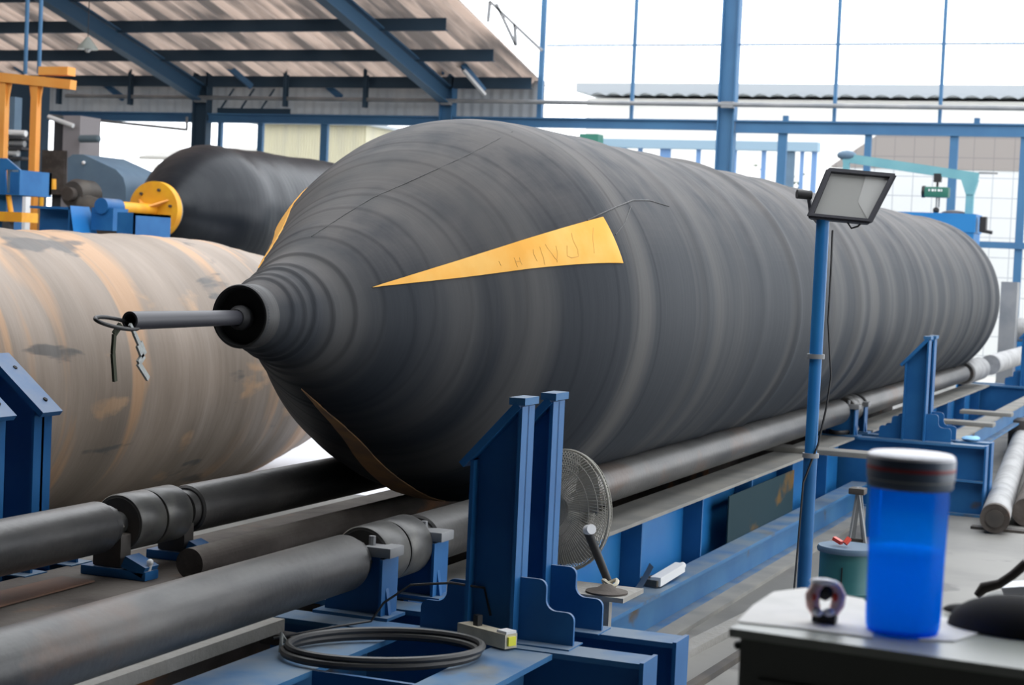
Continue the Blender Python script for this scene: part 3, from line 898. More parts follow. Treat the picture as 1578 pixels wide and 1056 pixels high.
# motor drum with brown guard
c = at(118, 300, Y=20)
t = thing('drive_motor', 'dark round drive motor beside the slate blue hood', 'motor', (c.x, c.y, c.z - .25))
b = MB(); b.rev([(20.3, .001), (20.3, .20), (20.0, .21), (19.9, .17), (19.9, .001)], c.x, c.z, 32); b.build('housing', M['motor'], t)
b = MB(); b.rev([(19.9, .09), (19.8, .09), (19.8, .001)], c.x, c.z, 24); b.build('hub', M['brown_beam'], t)
b = MB(); b.cyl((c.x + .1, 20, c.z - .12), (c.x + .42, 20, c.z - .2), .14, n=20); b.build('gearbox', M['motor'], t)
b = MB(); b.box(c.x - .1, c.x + .12, 20.0, 20.2, 0, c.z - .18); b.build('pedestal', M['motor'], t)
# slate blue hood
poly = [at(px, py, Y=21) for px, py in ((104, 345), (104, 244), (112, 238), (128, 238), (178, 261), (190, 274), (194, 290), (194, 345))]
t = thing('machine_hood', 'slate blue sheet metal hood with cut corners beyond the orange post', 'hood', (sum(p.x for p in poly) / 8, 21.4, 0))
b = MB(); b.prismxz([(p.x, p.z) for p in poly], 21, 22.0); b.build('shell', M['panel_blue'], t)
c = at(129, 251, Y=20.98)
b = MB(); b.ball(tuple(c), .028); b.build('white_dot', M['white'], t)
b = MB(); b.box(poly[0].x + .05, poly[-1].x - .05, 21.05, 21.95, 0, poly[0].z); b.build('base', M['motor'], t)
# left column cluster
p = at(111, 178, Y=26)
t = thing('grey_cabinet_tower', 'tall grey and dark tower with small round-ended bar, beyond the orange gantry', 'tower', (p.x, 26, 0))
pa, pb = at(98, 178, Y=26), at(124, 178, Y=26)
b = MB(); b.box(pa.x, pb.x, 26, 26.6, 0, pa.z); b.build('grey_panel', mat('warm_grey_panel', (0.30, 0.28, 0.29), 0.7), t)
pc = at(78, 186, Y=26)
b = MB(); b.box(pc.x, pa.x, 26.1, 26.6, 0, pc.z); b.build('dark_panel', M['dull_sheet'], t)
b = MB(); q0, q1 = at(124, 214, Y=25.9), at(150, 214, Y=25.9); b.cyl(q0, q1, .065, n=14); b.ball(tuple(q1), .065); b.build('bar', mat('slate_bar', (0.12, 0.17, 0.2), 0.6), t)
q0, q1 = at(75, 180, Y=25.9), at(113, 194, Y=25.9)
b = MB(); b.cyl(q0, q1, .04, n=10); b.build('lamp_tube', M['white'], t)
q0 = at(72, 290, Y=25.95)
b = MB(); b.box(pc.x - .1, pa.x + .1, 25.92, 26.02, at(90, 300, Y=25.95).z, at(90, 232, Y=25.95).z); b.build('side_box', M['brown_beam'], t)
# pipe rack at far left
for k, (y0_, y1_, x1_, m_, lb) in enumerate(((201, 206, 40, 'white', 'white pipe uppermost on the far left rack'), (217, 222, 38, 'grey_steel', 'grey pipe second on the far left rack'),
                                             (229, 236, 28, 'white', 'short white pipe lowest on the far left rack'))):
    p0, p1 = at(-60, y0_, Y=23), at(x1_, y1_, Y=23)
    b = MB(); b.cyl(p0, p1, .05, n=12); tag(b.build('stored_pipe', M[m_]), lb, 'pipe')
p0, p1 = at(8, 190, Y=23.1), at(28, 190, Y=23.1)
t = thing('pipe_rack', 'dark rack behind the orange gantry at the far left', 'rack', (p0.x, 23.2, 0))
for q_ in (at(-20, 190, Y=23.2), at(22, 190, Y=23.2)):
    b = MB(); b.box(q_.x - .06, q_.x + .06, 23.12, 23.3, 0, at(22, 150, Y=23.2).z); b.build('upright', M['panel_blue'], t)
for py in (209, 225, 240):
    a_, c_ = at(-60, py - 2, Y=23.1), at(46, py + 1, Y=23.1)
    b = MB(); b.box(a_.x, c_.x, 22.9, 23.3, c_.z - .06, c_.z - .02); b.build('arm', M['dull_sheet'], t)
# dark back wall panelling on the far left behind machines
pa, pb = at(-40, 140, Y=30), at(62, 176, Y=30)
b = MB(); b.box(pa.x, pb.x, 30, 30.3, 0, pa.z + .25)
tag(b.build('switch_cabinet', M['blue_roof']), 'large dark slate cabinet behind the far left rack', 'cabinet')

# blue mill housing left edge
p0, p1 = at(-30, 243, Y=17), at(31, 258, Y=17)
t = thing('blue_housing', 'blue box housing with square opening at the left edge', 'machine', ((p0.x + p1.x) / 2, 17, 0))
b = MB()
zz0 = at(30, 298, Y=17).z; zt_ = at(30, 262, Y=17).z
b.prismxz([(p0.x, zz0), (at(8, 298, Y=17).x, zz0), (at(8, 262, Y=17).x, zt_), (p1.x, zt_), (at(10, 240, Y=17).x, p0.z), (p0.x, p0.z)], 17, 17.03)
b.box(p1.x - .02, p1.x, 17, 17.6, zz0, zt_); b.box(p0.x, p1.x, 17, 17.6, zz0 - .02, zz0); b.box(p0.x, p1.x, 17.55, 17.6, zz0, zt_)
b.build('shell', M['blue'], t)
b = MB(); b.box(p0.x + .1, p0.x + .3, 17.1, 17.4, 0, zz0 - .02); b.build('leg', M['blue'], t)
q0 = at(13, 300, Y=17.05); q1 = at(17, 328, Y=17.05)
b = MB(); b.cyl(q0, q1, .03, n=12); b.build('yellow_cylinder', M['safety_yellow'], t)
q0, q1 = at(-10, 334, Y=17), at(42, 332, Y=17)
b = MB(); b.box(q0.x, q1.x, 16.9, 17.2, q1.z - .08, q1.z + .03); tag(b.build('yellow_block', M['safety_yellow']), 'small yellow block peeking over the tan airbag at far left', 'block')
b = MB(); b.box(q0.x + .2, q0.x + .3, 16.9, 16.98, 0, q1.z - .082); tag(b.build('block_stand', M['dull_sheet']), 'dark stand under the small yellow block', 'stand')
q0 = at(38, 268, Y=19); q1 = at(38, 318, Y=19)
b = MB(); b.box(q0.x - .03, q0.x + .03, 19, 19.1, 0, q0.z); tag(b.build('white_tube', M['white']), 'short upright white tube between blue housing and orange post', 'tube')
q0, q1 = at(55, 284, Y=19.6), at(80, 284, Y=19.6)
b = MB(); b.cyl(q0, q1, .035, n=10); b.cyl(at(82, 276, Y=19.6), at(82, 292, Y=19.6), .04, n=12)
b.cyl((q0.x + .1, 19.6, 0), (q0.x + .1, 19.6, q0.z), .03, n=8)
tag(b.build('valve_fitting', M['safety_yellow']), 'small yellow valve fitting beside the foot of the orange post', 'valve')

# orange gantry
YG = 20.0
t = thing('orange_gantry', 'orange painted gantry frame at the left edge', 'gantry', (at(30, 320, Y=YG).x, YG, 0))
pa, pb = at(-60, 109, Y=YG), at(113, 126, Y=YG)
b = MB(); b.bar((pa.x, YG, at(-60, 113, Y=YG).z), (pb.x, YG, at(113, 131, Y=YG).z), .14, .125); b.build('arm', M['orange'], t)
q0, q1 = at(63, 112, Y=YG), at(108, 114, Y=YG)
b = MB(); b.box(q0.x, q1.x, YG - .06, YG + .12, q1.z - .02, q1.z + .09); b.build('end_stop', M['orange'], t)
for px in (54, 5):
    x = at(px, 200, Y=YG).x; zt_ = at(px, 118, Y=YG).z
    b = MB(); b.box(x - .05, x + .05, YG - .05, YG + .05, 0, zt_); b.build('post', M['orange'], t)
    b = MB(); b.prismxz([(x - .13, zt_), (x + .13, zt_), (x + .05, zt_ - .42), (x - .05, zt_ - .42)], YG - .015, YG + .015); b.build('haunch', M['orange'], t)
    b = MB(); b.box(x - .1, x + .1, YG - .1, YG + .1, 0, .03); b.build('foot', M['orange'], t)
for px, lb in ((39, 'left of two long blue rods hanging above the orange gantry'), (60, 'right of two long blue rods hanging above the orange gantry')):
    p = at(px, 108, Y=20.2)
    b = MB(); b.cyl((p.x, p.y, p.z - .05), (p.x, p.y, roofz(20.2)), .028, n=10); tag(b.build('hanger_rod', M['blue_far']), lb, 'rod')

# ================================================================== TEAL JIB GANTRY, RIGHT BACKGROUND
YJ = 30.0
pa, pb = at(1300, 243, Y=YJ), at(1508, 270, Y=YJ)
box0, box1 = at(1380, 327, Y=YJ), at(1508, 327, Y=YJ)
t = thing('jib_gantry', 'teal steel jib arm with post standing on the blue box behind the airbag', 'gantry', (pb.x, YJ, box0.z))
b = MB(); b.bar((pa.x, YJ, pa.z), (pb.x, YJ, pb.z - .04), .09, .15); b.build('arm', M['teal'], t)
px_ = at(1495, 300, Y=YJ).x
b = MB(); b.box(px_ - .06, px_ + .06, YJ - .06, YJ + .06, box0.z, pb.z - .08); b.build('post', M['teal'], t)
b = MB(); b.prismxz([(px_ - .15, pb.z - .08), (px_ + .12, pb.z - .08), (px_ + .06, pb.z - .32), (px_ - .06, pb.z - .32)], YJ - .08, YJ + .08); b.build('haunch', M['teal'], t)
b = MB(); b.ball(tuple(pa + Vector((0.05, 0, .04))), .14, (1.2, .6, .6)); b.build('arm_motor', M['panel_blue'], t)
b = MB(); b.box(pb.x, pb.x + .3, YJ - .02, YJ + .02, pb.z + .02, pb.z + .05); b.build('stub_bar', M['grey_steel'], t)
b = MB(); xx = at(1302, 300, Y=YJ).x; b.box(xx - .05, xx + .05, YJ - .05, YJ + .05, 0, pa.z - .05); b.build('rear_post', M['teal'], t)
ph = at(1444, 296, Y=YJ)
t = thing('chain_hoist', 'small green electric chain hoist hanging under the teal arm', 'hoist', tuple(ph))
b = MB(); b.bbox(ph.x - .19, ph.x + .2, YJ - .12, YJ + .12, ph.z - .09, ph.z + .08, .03); b.build('body', M['green'], t)
b = MB(); b.cyl((ph.x - .24, YJ, ph.z), (ph.x - .19, YJ, ph.z), .1, n=20); b.build('end_cap', M['black'], t)
b = MB(); b.cyl((ph.x, YJ, ph.z + .08), (ph.x, YJ, ph.z + .24), .02, n=8); b.box(ph.x - .06, ph.x + .06, YJ - .05, YJ + .05, ph.z + .16, ph.z + .30); b.build('trolley', M['black'], t)
b = MB(); b.cyl((ph.x, YJ, ph.z - .09), (ph.x, YJ, ph.z - .27), .014, n=8); b.cyl((ph.x + .04, YJ, ph.z - .09), (ph.x + .04, YJ, ph.z - .25), .014, n=8); b.build('chain', M['grey_steel'], t)
b = MB(); b.ball((ph.x, YJ, ph.z - .3), .055); b.build('hook', M['black'], t)
b = MB()
for k in range(5): b.box(ph.x - .12 + k * .05, ph.x - .10 + k * .05 + (.015 if k % 2 else 0), YJ - .125, YJ - .12, ph.z + .005, ph.z + .04)
b.build('lettering', M['white'], t)
t = thing('blue_cabinet', 'bright blue box cabinet on legs at the far end of the black airbag', 'cabinet', ((box0.x + box1.x) / 2, YJ, 0))
b = MB(); b.box(at(1340, 327, Y=YJ).x, box1.x, YJ - .3, YJ + .5, box0.z - .30, box0.z); b.box(at(1400, 327, Y=YJ).x, box1.x - .02, YJ - .28, YJ + .48, 1.6, box0.z - .30); b.build('body', M['blue_bright'], t)
for xx in (at(1410, 327, Y=YJ).x, box1.x - .12):
    for yy in (YJ - .2, YJ + .4):
        b = MB(); b.box(xx - .05, xx + .05, yy - .05, yy + .05, 0, 1.6); b.build('leg', M['blue_bright'], t)
b = MB(); b.ball((at(1470, 325, Y=YJ).x, YJ, box0.z + .0), .18, (1.2, .8, .35)); tag(b.build('cable_coil', M['lamp_body']), 'low dark coil lying on top of the bright blue cabinet', 'coil')
q = at(1508, 345, Y=YJ - .3)
b = MB(); b.box(q.x, q.x + .1, YJ - .2, YJ, q.z - .12, q.z + .12); b.cyl((q.x, YJ - .1, q.z - .1), (q.x + .2, YJ - .1, q.z - .13), .03, n=10); tag(b.build('handle_unit', M['black']), 'small black fitting on the right side of the blue cabinet', 'fitting')
# grey box & machinery behind the tail at the right edge
p0, p1 = at(1543, 434, Y=31), at(1566, 474, Y=31)
b = MB(); b.box(p0.x, p1.x, 31, 31.4, 0, p0.z); tag(b.build('grey_box', M['grey_steel']), 'grey upright box just past the tail of the black airbag', 'box')
c = at(1575, 510, X=-3.3)
t = thing('end_motor', 'pale round motor on blue stand at the right edge beyond the airbag', 'motor', (c.x, c.y, 0))
b = MB(); b.cyl((c.x - .25, c.y, c.z), (c.x + .7, c.y, c.z + .0), .22, n=24); b.build('housing', M['roller_light'], t)
b = MB(); b.prismxz([(c.x - .45, 0), (c.x + .6, 0), (c.x + .45, c.z - .18), (c.x - .15, c.z - .18)], c.y - .25, c.y + .25); b.build('stand', M['blue_bright'], t)

# ================================================================== ROLLER BED
XF, XR, ZR, RR = -3.075, -4.29, 0.815, 0.108
def roller(x, y0, y1, label, m='roller', r=RR, end0=False, end1=True):
    t = thing('roller', label, 'roller', (x, (y0 + y1) / 2, ZR - r), 'rollers of the bed')
    b = MB(); b.rev([(y0, r - .012), (y0 + .008, r - .002), (y0 + .02, r), (y1 - .02, r), (y1 - .008, r - .002), (y1, r - .012)], x, ZR, 48)
    b.rev([(y0, r - .012), (y0, .001)], x, ZR, 48); b.rev([(y1, r - .012), (y1, .001)], x, ZR, 48)
    b.build('barrel', M[m], t)
    for ja, jb in ((y0 - .12, y0), (y1, y1 + .16)):
        b = MB(); b.cyl((x, ja, ZR), (x, jb, ZR), .05, n=20); b.build('journal', M['drum'], t)
    for ye, sg in ((y1, 1), (y0, -1)):
        b = MB(); b.rev([(ye, r - .02), (ye + sg * .05, r - .022), (ye + sg * .05, .05)], x, ZR, 32)
        b.build('end_collar', M['roller'], t)
    for k in range(6):
        a = 2 * PI * k / 6
        q = (x + .07 * math.cos(a), y1 + .045, ZR + .07 * math.sin(a)); b = MB(); b.cyl(q, (q[0], q[1] + .02, q[2]), .012, n=8); b.build('bolt', M['motor'], t)
    return t


roller(XF, 1.2, 6.10, 'dark steel roller nearest the camera, bottom left corner')
roller(XF, 6.74, 15.30, 'long front roller under the airbag, passing behind the fan')
roller(XF, 16.1, 22.85, 'front roller under the far half of the airbag')
roller(XF, 23.05, 24.5, 'pale front roller beyond the airbag tail', 'roller_light', .15)
roller(XR, 1.2, 6.24, 'dark steel rear roller at the left edge')
roller(XR, 6.90, 15.30, 'rear roller running under the black airbag')
roller(XR, 16.1, 24.5, 'rear roller hidden beneath the far half of the airbag')
b = MB(); b.cyl((XF, 25.7, ZR), (XF, 30.5, ZR), .14, n=32); tag(b.build('tail_pipe', M['roller_light']), 'pale thick pipe at the right edge past the blue post', 'pipe')

def wheel(x, yc, label, sgn):
    t = thing('support_wheel', label, 'wheel', (x, yc, 0.6), 'support wheels of the rollers')
    for y0, y1 in ((yc - .20, yc - .008), (yc + .008, yc + .20)):
        b = MB(); b.rev([(y0, .001), (y0, .117), (y0 + .008, .122), (y1 - .008, .122), (y1, .117), (y1, .001)], x, ZR, 48); b.build('drum', M['drum'], t)
    b = MB(); b.rev([(yc - .201, .001), (yc - .201, .106), (yc - .2, .107)], x, ZR, 40); b.build('end_face', M['motor'], t)
    b = MB(); b.cyl((x, yc - .26, ZR), (x, yc + .26, ZR), .048, n=20); b.build('shaft', M['motor'], t)
    return t


w0 = wheel(XF, 6.44, 'two-banded steel wheel between the front rollers, beside the near blue posts', 1)
w1 = wheel(XR, 6.58, 'two-banded steel wheel between the rear rollers at left', -1)
dup(w0, dy=9.24, label='small steel wheel between the front rollers, right of the lamp pole')
dup(w1, dy=9.1, label='hidden steel wheel between the rear rollers under the airbag')

# front pedestals: blue plates with bearing caps
def pedestal(x, y, label, wide=.11, ztop=.85):
    t = thing('bearing_pedestal', label, 'bearing', (x, y, 0.6), 'bearing pedestals of the rollers')
    b = MB()
    b.prismxz([(x - wide - .03, .6), (x + wide + .03, .6), (x + wide, ztop - .06), (x + wide - .03, ztop), (x - wide, ztop)], y - .012, y + .012)
    b.box(x + wide, x + wide + .012, y - .05, y + .09, .6, ztop - .02)
    b.build('plate', M['blue'], t)
    b = MB(); b.bbox(x + .035, x + wide + .04, y - .045, y + .08, ztop - .015, ztop + .025, .008); b.build('bearing_cap', M['grey_steel'], t)
    b = MB(); b.cyl((x + .05, y, ztop + .02), (x + .05, y, ztop + .06), .014, n=8); b.build('bolt', M['grey_steel'], t)
    b = MB(); b.box(x - wide - .05, x + wide + .05, y - .07, y + .09, .6, .612); b.build('foot', M['blue_dusty'], t)
    return t


p_a = pedestal(XF + .01, 6.20, 'blue bearing plate at the end of the nearest roller')
p_b = pedestal(XF + .01, 6.68, 'second blue bearing plate just behind the near support wheel')
dup(p_a, dy=9.25, label='blue bearing plate right of the lamp pole, near one'); dup(p_b, dy=9.2, label='blue bearing plate right of the lamp pole, far one')
def rear_block(x, y, label):
    t = thing('bearing_block', label, 'bearing', (x, y, .6), 'small bearing blocks of the rear rollers')
    b = MB(); b.bbox(x - .12, x + .20, y - .05, y + .05, .6, .64, .008); b.obox((x + .14, y, .655), (.05, 0, -.02), (0, .05, 0), (.01, 0, .022)); b.build('base', M['blue'], t)
    b = MB(); b.bbox(x - .07, x + .07, y - .04, y + .04, .64, .78, .015); b.build('housing', M['motor'], t)
    for xx in (x + .10, x + .185):
        b = MB(); b.cyl((xx, y - .01, .63), (xx + .01, y - .01, .675), .012, n=10); b.ball((xx + .01, y - .01, .675), .015); b.build('bolt', M['white'], t)
    return t


rear_block(XR, 6.34, 'small blue bearing block with shiny bolts left of the rear wheel')
rear_block(XR, 6.83, 'small blue bearing block with shiny bolts right of the rear wheel')

# longitudinal beams (dusty blue), front and rear, in stretches
def long_beam(name, x0, x1, y0, y1, z0, z1, label, m='blue_dusty', stiff=0, right=True, top=None):
    t = thing(name, label, 'beam', ((x0 + x1) / 2, (y0 + y1) / 2, z0), 'long beams of the roller bed')
    b = MB(); b.box(x0, x1, y0, y1, z1 - .02, z1); b.build('top_flange', M[top or m], t)
    b = MB(); b.box(x0, x1, y0, y1, z0, z0 + .02); b.build('bottom_flange', M[m], t)
    xm = (x0 + x1) / 2
    b = MB(); b.box(xm - .01, xm + .01, y0, y1, z0 + .02, z1 - .02); b.build('web', M['blue_bright'] if stiff else M[m], t)
    if stiff:
        k = y0 + (.35 if label.startswith('deep blue') else .5)
        while k < y1 - .2:
            b = MB(); b.box(xm + .01, x1 - .015, k - .01, k + .01, z0 + .02, z1 - .02); b.build('stiffener', M['blue'], t)
            k += stiff
    return t


M['flange_top'] = mat('dust_covered_flange', (0.27, 0.26, 0.235), 0.85, col2=(0.20, 0.20, 0.19), scale=(3, 3, 3), rust=(0.35, 0.20, 0.07), rust_lo=0.68)
long_beam('long_beam', -3.22, -2.93, 6.66, 15.35, 0.0, .6, 'deep blue ribbed beam behind the fan with dusty top', stiff=1.22, top='flange_top')
long_beam('long_beam', -3.22, -2.93, 16.2, 24.6, 0.0, .6, 'deep ribbed beam beyond the far blue post', stiff=1.4, top='flange_top')
long_beam('long_beam', -3.05, -2.77, 1.5, 5.96, 0.0, .6, 'dusty pale blue beam at the bottom under the nearest roller')
long_beam('long_beam', -4.56, -3.86, 1.5, 15.35, 0.0, .6, 'wide brown dusty beam under the rear roller and the airbag', 'brown_beam')
t = thing('dusty_pipe', 'brown dusty pipe lying between the rear and front rollers', 'pipe', (-4.05, 11, .6))
b = MB(); b.cyl((-3.98, 6.45, .665), (-3.98, 15.2, .665), .065, n=28); b.build('tube', M['brown_beam'], t)
long_beam('long_beam', -4.56, -3.86, 15.36, 24.6, 0.0, .6, 'rear beam under the far half of the airbag', 'brown_beam')
long_beam('long_beam', -2.40, -2.17, 3.4, 5.96, .36, .6, 'short blue beam in the bottom centre, right of the black hose')
long_beam('side_rail', -2.93, -2.78, 6.66, 15.35, 0.0, .225, 'long low blue side rail in front of the ribbed beam')
long_beam('side_rail', -2.93, -2.78, 16.2, 24.6, 0.0, .225, 'low blue side rail beyond the far blue post')
long_beam('side_rail', -2.42, -2.26, 16.2, 24.6, 0.3, .52, 'upper outer blue rail running to the right edge', top='flange_top')
for yy, x0_, x1_, lb in ((13.75, -3.3, -2.35, 'flat dusty bar lying across the beams behind the lamp pole'), (18.6, -2.7, -2.15, 'flat dusty plank across the rails at right, near one'), (20.2, -2.7, -2.15, 'flat dusty plank across the rails at right, far one')):
    zz = .6 if yy < 15 else .52
    b = MB(); b.bbox(x0_, x1_, yy - .12, yy + .12, zz + .001, zz + .04, .006); tag(b.build('flat_bar', M['flange_top']), lb, 'bar')
t = thing('floor_strip', 'pale dusty flat strip along the foot of the low blue side rail', 'strip', (-2.74, 11, 0))
b = MB(); b.box(-2.775, -2.66, 6.66, 15.35, 0.0, .025); b.build('plate', M['flange_top'], t)
# support under the short flat bar
b = MB(); b.box(-2.5, -2.4, 13.7, 13.8, 0, .6); tag(b.build('prop_post', M['blue']), 'short blue prop under the flat bar behind the lamp pole', 'prop')
# rusty sheet under rear roller
b = MB(); b.add([(-4.46, 2, .605), (-4.14, 2, .605), (-4.24, 6.15, .605), (-4.4, 6.15, .605), (-4.46, 2, .612), (-4.14, 2, .612), (-4.24, 6.15, .612), (-4.4, 6.15, .612)],
                [(0, 1, 2, 3), (4, 5, 6, 7), (1, 2, 6, 5), (2, 3, 7, 6)])
tag(b.build('rusty_sheet', mat('rust_brown', (0.16, 0.085, 0.055), 0.8, col2=(0.10, 0.065, 0.05))), 'rust brown metal strip on the beam under the rear roller', 'sheet')
# light angle bar
t = thing('angle_bar', 'pale dusty angle bar running under the nearest roller', 'bar', (-3.26, 4, .6))
b = MB(); b.box(-3.30, -3.235, 1.5, 5.93, .600, .608); b.build('leg_flat', M['dusty_bar'], t)
b = MB(); b.box(-3.243, -3.235, 1.5, 5.93, .56, .600); b.build('leg_upright', M['dusty_bar'], t)
b = MB()
for yy in (2.0, 5.9): b.box(-3.30, -3.06, yy - .04, yy + .04, .52, .56)
b.build('bracket', M['motor'], t)

# stations: transverse beams, guide posts
def cross(yc, label, x1=-1.85, mid=False, x0=-3.36):
    t = thing('cross_beam', label, 'beam', ((x0 + x1) / 2, yc, 0), 'cross beams under the roller bed')
    b = MB(); b.box(x0, x1, yc - .08, yc + .08, .58, .6); b.build('top_flange', M['blue_dusty'], t)
    b = MB(); b.box(x0, x1, yc - .08, yc + .08, 0, .02); b.build('bottom_flange', M['blue_dusty'], t)
    b = MB(); b.box(x0, x1, yc - .01, yc + .01, .02, .58); b.build('web', M['blue'], t)
    b = MB(); b.box(x1, x1 + .015, yc - .083, yc + .083, 0, .605); b.build('end_plate', M['blue'], t)
    if mid:
        b = MB(); b.box(x1 - .7, x1, yc - .09, yc - .01, .29, .305); b.build('shelf_rib', M['blue_dusty'], t)
    return t


c1 = cross(6.06, 'front blue cross beam at the bottom centre, carrying the near post')
c2 = cross(6.46, 'blue cross beam just behind the front one, carrying the second near post')
c3 = cross(15.50, 'blue cross beam under the far post pair, near one', mid=True)
dup(c2, dy=9.40, label='blue cross beam under the far post pair, behind its twin')
cross(6.16, 'short cross beam under the left guide posts, near one', -4.66, False, -5.58); cross(6.48, 'short cross beam under the left guide posts, far one', -4.66, False, -5.58)
dup(c1, dy=18.6, label='cross beam at the right edge, near one'); dup(c2, dy=18.6, label='cross beam at the right edge, far one')
# deck plate between the two front beams under roller pedestals
b = MB(); b.box(-3.35, -2.9, 5.97, 6.65, .6, .6005)
b = MB(); b.box(-2.77, -2.40, 5.28, 5.30, .2, .6); tag(b.build('divider_plate', M['blue']), 'blue upright plate inside the black hose ring at the bottom', 'plate')
b = MB(); b.box(-2.765, -2.405, 4.2, 5.95, 0.0, .02); tag(b.build('bottom_pan', M['blue']), 'dark blue pan on the floor below the black hose ring', 'pan')


def guide_post(yc, label, mirror=False):
    sx = 1
    x1 = -2.36; x0 = -2.555
    if mirror: x1, x0, sx = -5.03, -4.76, -1
    t = thing('guide_post', label, 'post', ((x0 + x1) / 2, yc, .6), 'guide posts beside the airbag')
    lo, hi = sorted((x0, x1))
    zin, zout = 1.255, 1.465
    b = MB(); b.box(min(x1, x1 - sx * .014), max(x1, x1 - sx * .014), yc - .0625, yc + .0625, .6, zout); b.build('outer_flange', M['blue'], t)
    b = MB(); b.box(min(x0, x0 + sx * .014), max(x0, x0 + sx * .014), yc - .0625, yc + .0625, .6, zin); b.build('inner_flange', M['blue'], t)
    b = MB(); b.prismxz([(x0, .6), (x1, .6), (x1, zout), (x0, zin)], yc - .008, yc + .008); b.build('web', M['blue'], t)
    dx, dz = (x1 - x0), (zout - zin); L_ = math.hypot(dx, dz); nx, nz = -dz / L_ * (1 if dx > 0 else -1), abs(dx) / L_
    a0 = (x0 - dx * .13, zin - dz * .13); a1 = (x1 - dx * .02, zout - dz * .02)
    b = MB(); b.prismxz([a0, a1, (a1[0] + nx * .03, a1[1] + nz * .03), (a0[0] + nx * .025, a0[1] + nz * .025)], yc - .07, yc + .07)
    cp = b.build('cap_plate', M['blue'], t)
    if not mirror:
        b = MB(); b.box(min(x1 + sx * .012, x1 - sx * .05), max(x1 + sx * .012, x1 - sx * .05), yc - .07, yc + .07, zout + .005, zout + .032); b.build('top_pad', M['blue_dusty'], t)
    for u in (.2, .75):
        px_, pz_ = a0[0] + (a1[0] - a0[0]) * u + nx * .031, a0[1] + (a1[1] - a0[1]) * u + nz * .031
        b = MB(); b.cyl((px_ - nx * .02, yc + .02, pz_ - nz * .02), (px_ + nx * .001, yc + .02, pz_ + nz * .001), .011, n=10); b.build('bolt_hole', M['hollow'], cp)

    def gusset(xb, s2, W, Hh):
        pts = [(xb, .6), (xb + s2 * W, .6), (xb + s2 * W, .6 + Hh * .40)]
        for k in range(1, 6):
            a = PI / 2 * k / 5; pts.append((xb + s2 * (W - .03 + .03 * math.cos(a)), .6 + Hh * .40 + .03 * math.sin(a)))
        for k in range(7):
            a = PI / 2 * k / 6
            pts.append((xb + s2 * (W * .48 + .04 - .04 * math.sin(a) + .0), .6 + Hh * .40 + .03 + .04 - .04 * math.cos(a)))
        for k in range(6):
            a = PI / 2 * k / 5; pts.append((xb + s2 * (W * .48 - .03 + .03 * math.cos(a)), .6 + Hh - .03 + .03 * math.sin(a)))
        pts.append((xb, .6 + Hh))
        b = MB(); b.prismxz(pts, yc - .0075, yc + .0075); b.build('gusset', M['blue'], t)
    gusset(x1, sx, .215, .235)
    gusset(x0, -sx, .20, .20)
    b = MB(); b.box(lo - .21, hi + .225, yc - .075, yc + .075, .6, .605); b.build('foot_plate', M['blue_dusty'], t)
    return t


g1 = guide_post(6.11, 'nearest blue guide post with sloped cap, bottom centre')
g2 = guide_post(6.43, 'second near blue guide post, right behind the nearest one')
g3 = guide_post(6.16, 'blue guide post with sloped cap cut by the left edge', True)
g4 = guide_post(6.48, 'left blue guide post with sloped perforated cap, in front of the tan airbag', True)
dup(g1, dy=9.41, label='far right blue guide post, the near one of its pair'); dup(g2, dy=9.39, label='far right blue guide post, the slightly farther of its pair')
dup(g1, dy=18.6, label='blue guide post at the right edge, near one'); dup(g2, dy=18.6, label='blue guide post at the right edge, far one')

# ------------------------------------------------------------------ hose ring, socket block, cables
b = MB(); P = []
ctr = Vector((-2.66, 5.58, .622))
for k in range(48):
    a = 2 * PI * k / 48
    v = Vector((math.cos(a) * .34, math.sin(a) * .24, 0)); v.rotate(Matrix.Rotation(D(38), 3, 'Z'))
    P.append(ctr + v)
P2 = [p + Vector((.006 * math.sin(3 * i), .006 * math.cos(2 * i), .024)) for i, p in enumerate(P)]
b.tube(P, .014, 8, closed=True); b.tube([p + Vector((.01, .012, .0)) * 1 + Vector((0, 0, .02)) for p in P], .013, 8, closed=True)
tag(b.build('hose_loop', M['cable']), 'loop of black hose lying on the blue beams at the bottom', 'hose')
b = MB(); b.tube([(-2.98, 5.50, .61), (-3.0, 5.48, .66), (-2.99, 5.46, .60), (-2.985, 5.44, .45), (-2.90, 5.40, .3)], .008, 6)
tag(b.build('thin_cable', M['cloth']), 'thin pale cable bent over the left side of the hose loop', 'cable')
pts = [(-2.47, 6.10, .68), (-2.50, 6.10, .78), (-2.60, 6.02, .80), (-2.75, 5.99, .78), (-2.86, 6.0, .70), (-2.90, 5.98, .63), (-3.0, 5.9, .612), (-3.1, 5.6, .61)]
b = MB(); b.tube(pts, .005, 6); tag(b.build('power_cable', M['cable']), 'thin black cable arching from the cream socket block past the near post', 'cable')
t = thing('socket_block', 'cream extension socket block with a yellow plug on the front cross beam', 'socket', (-2.44, 6.03, .606))
ax = (Vector((-2.30, 5.96, 0)) - Vector((-2.60, 6.09, 0))).normalized(); cc = Vector((-2.43, 6.00, .632))
cc = Vector((-2.435, 5.985, .633))
sd = Vector((-ax.y, ax.x, 0))
b = MB(); b.obox(cc, ax * .125, sd * .03, Vector((0, 0, .026))); b.build('body', M['cream'], t)
b = MB(); b.obox(cc + ax * .10 + Vector((0, 0, .03)), ax * .025, sd * .025, Vector((0, 0, .006))); b.build('switch_face', M['white'], t)
b = MB(); b.obox(cc + ax * .128, ax * .004, sd * .018, Vector((0, 0, .016))); b.build('yellow_plug', M['lemon'], t)
b = MB(); b.obox(cc - ax * .05 + Vector((0, 0, .045)), ax * .012, sd * .012, Vector((0, 0, .02))); b.build('black_plug', M['black'], t)
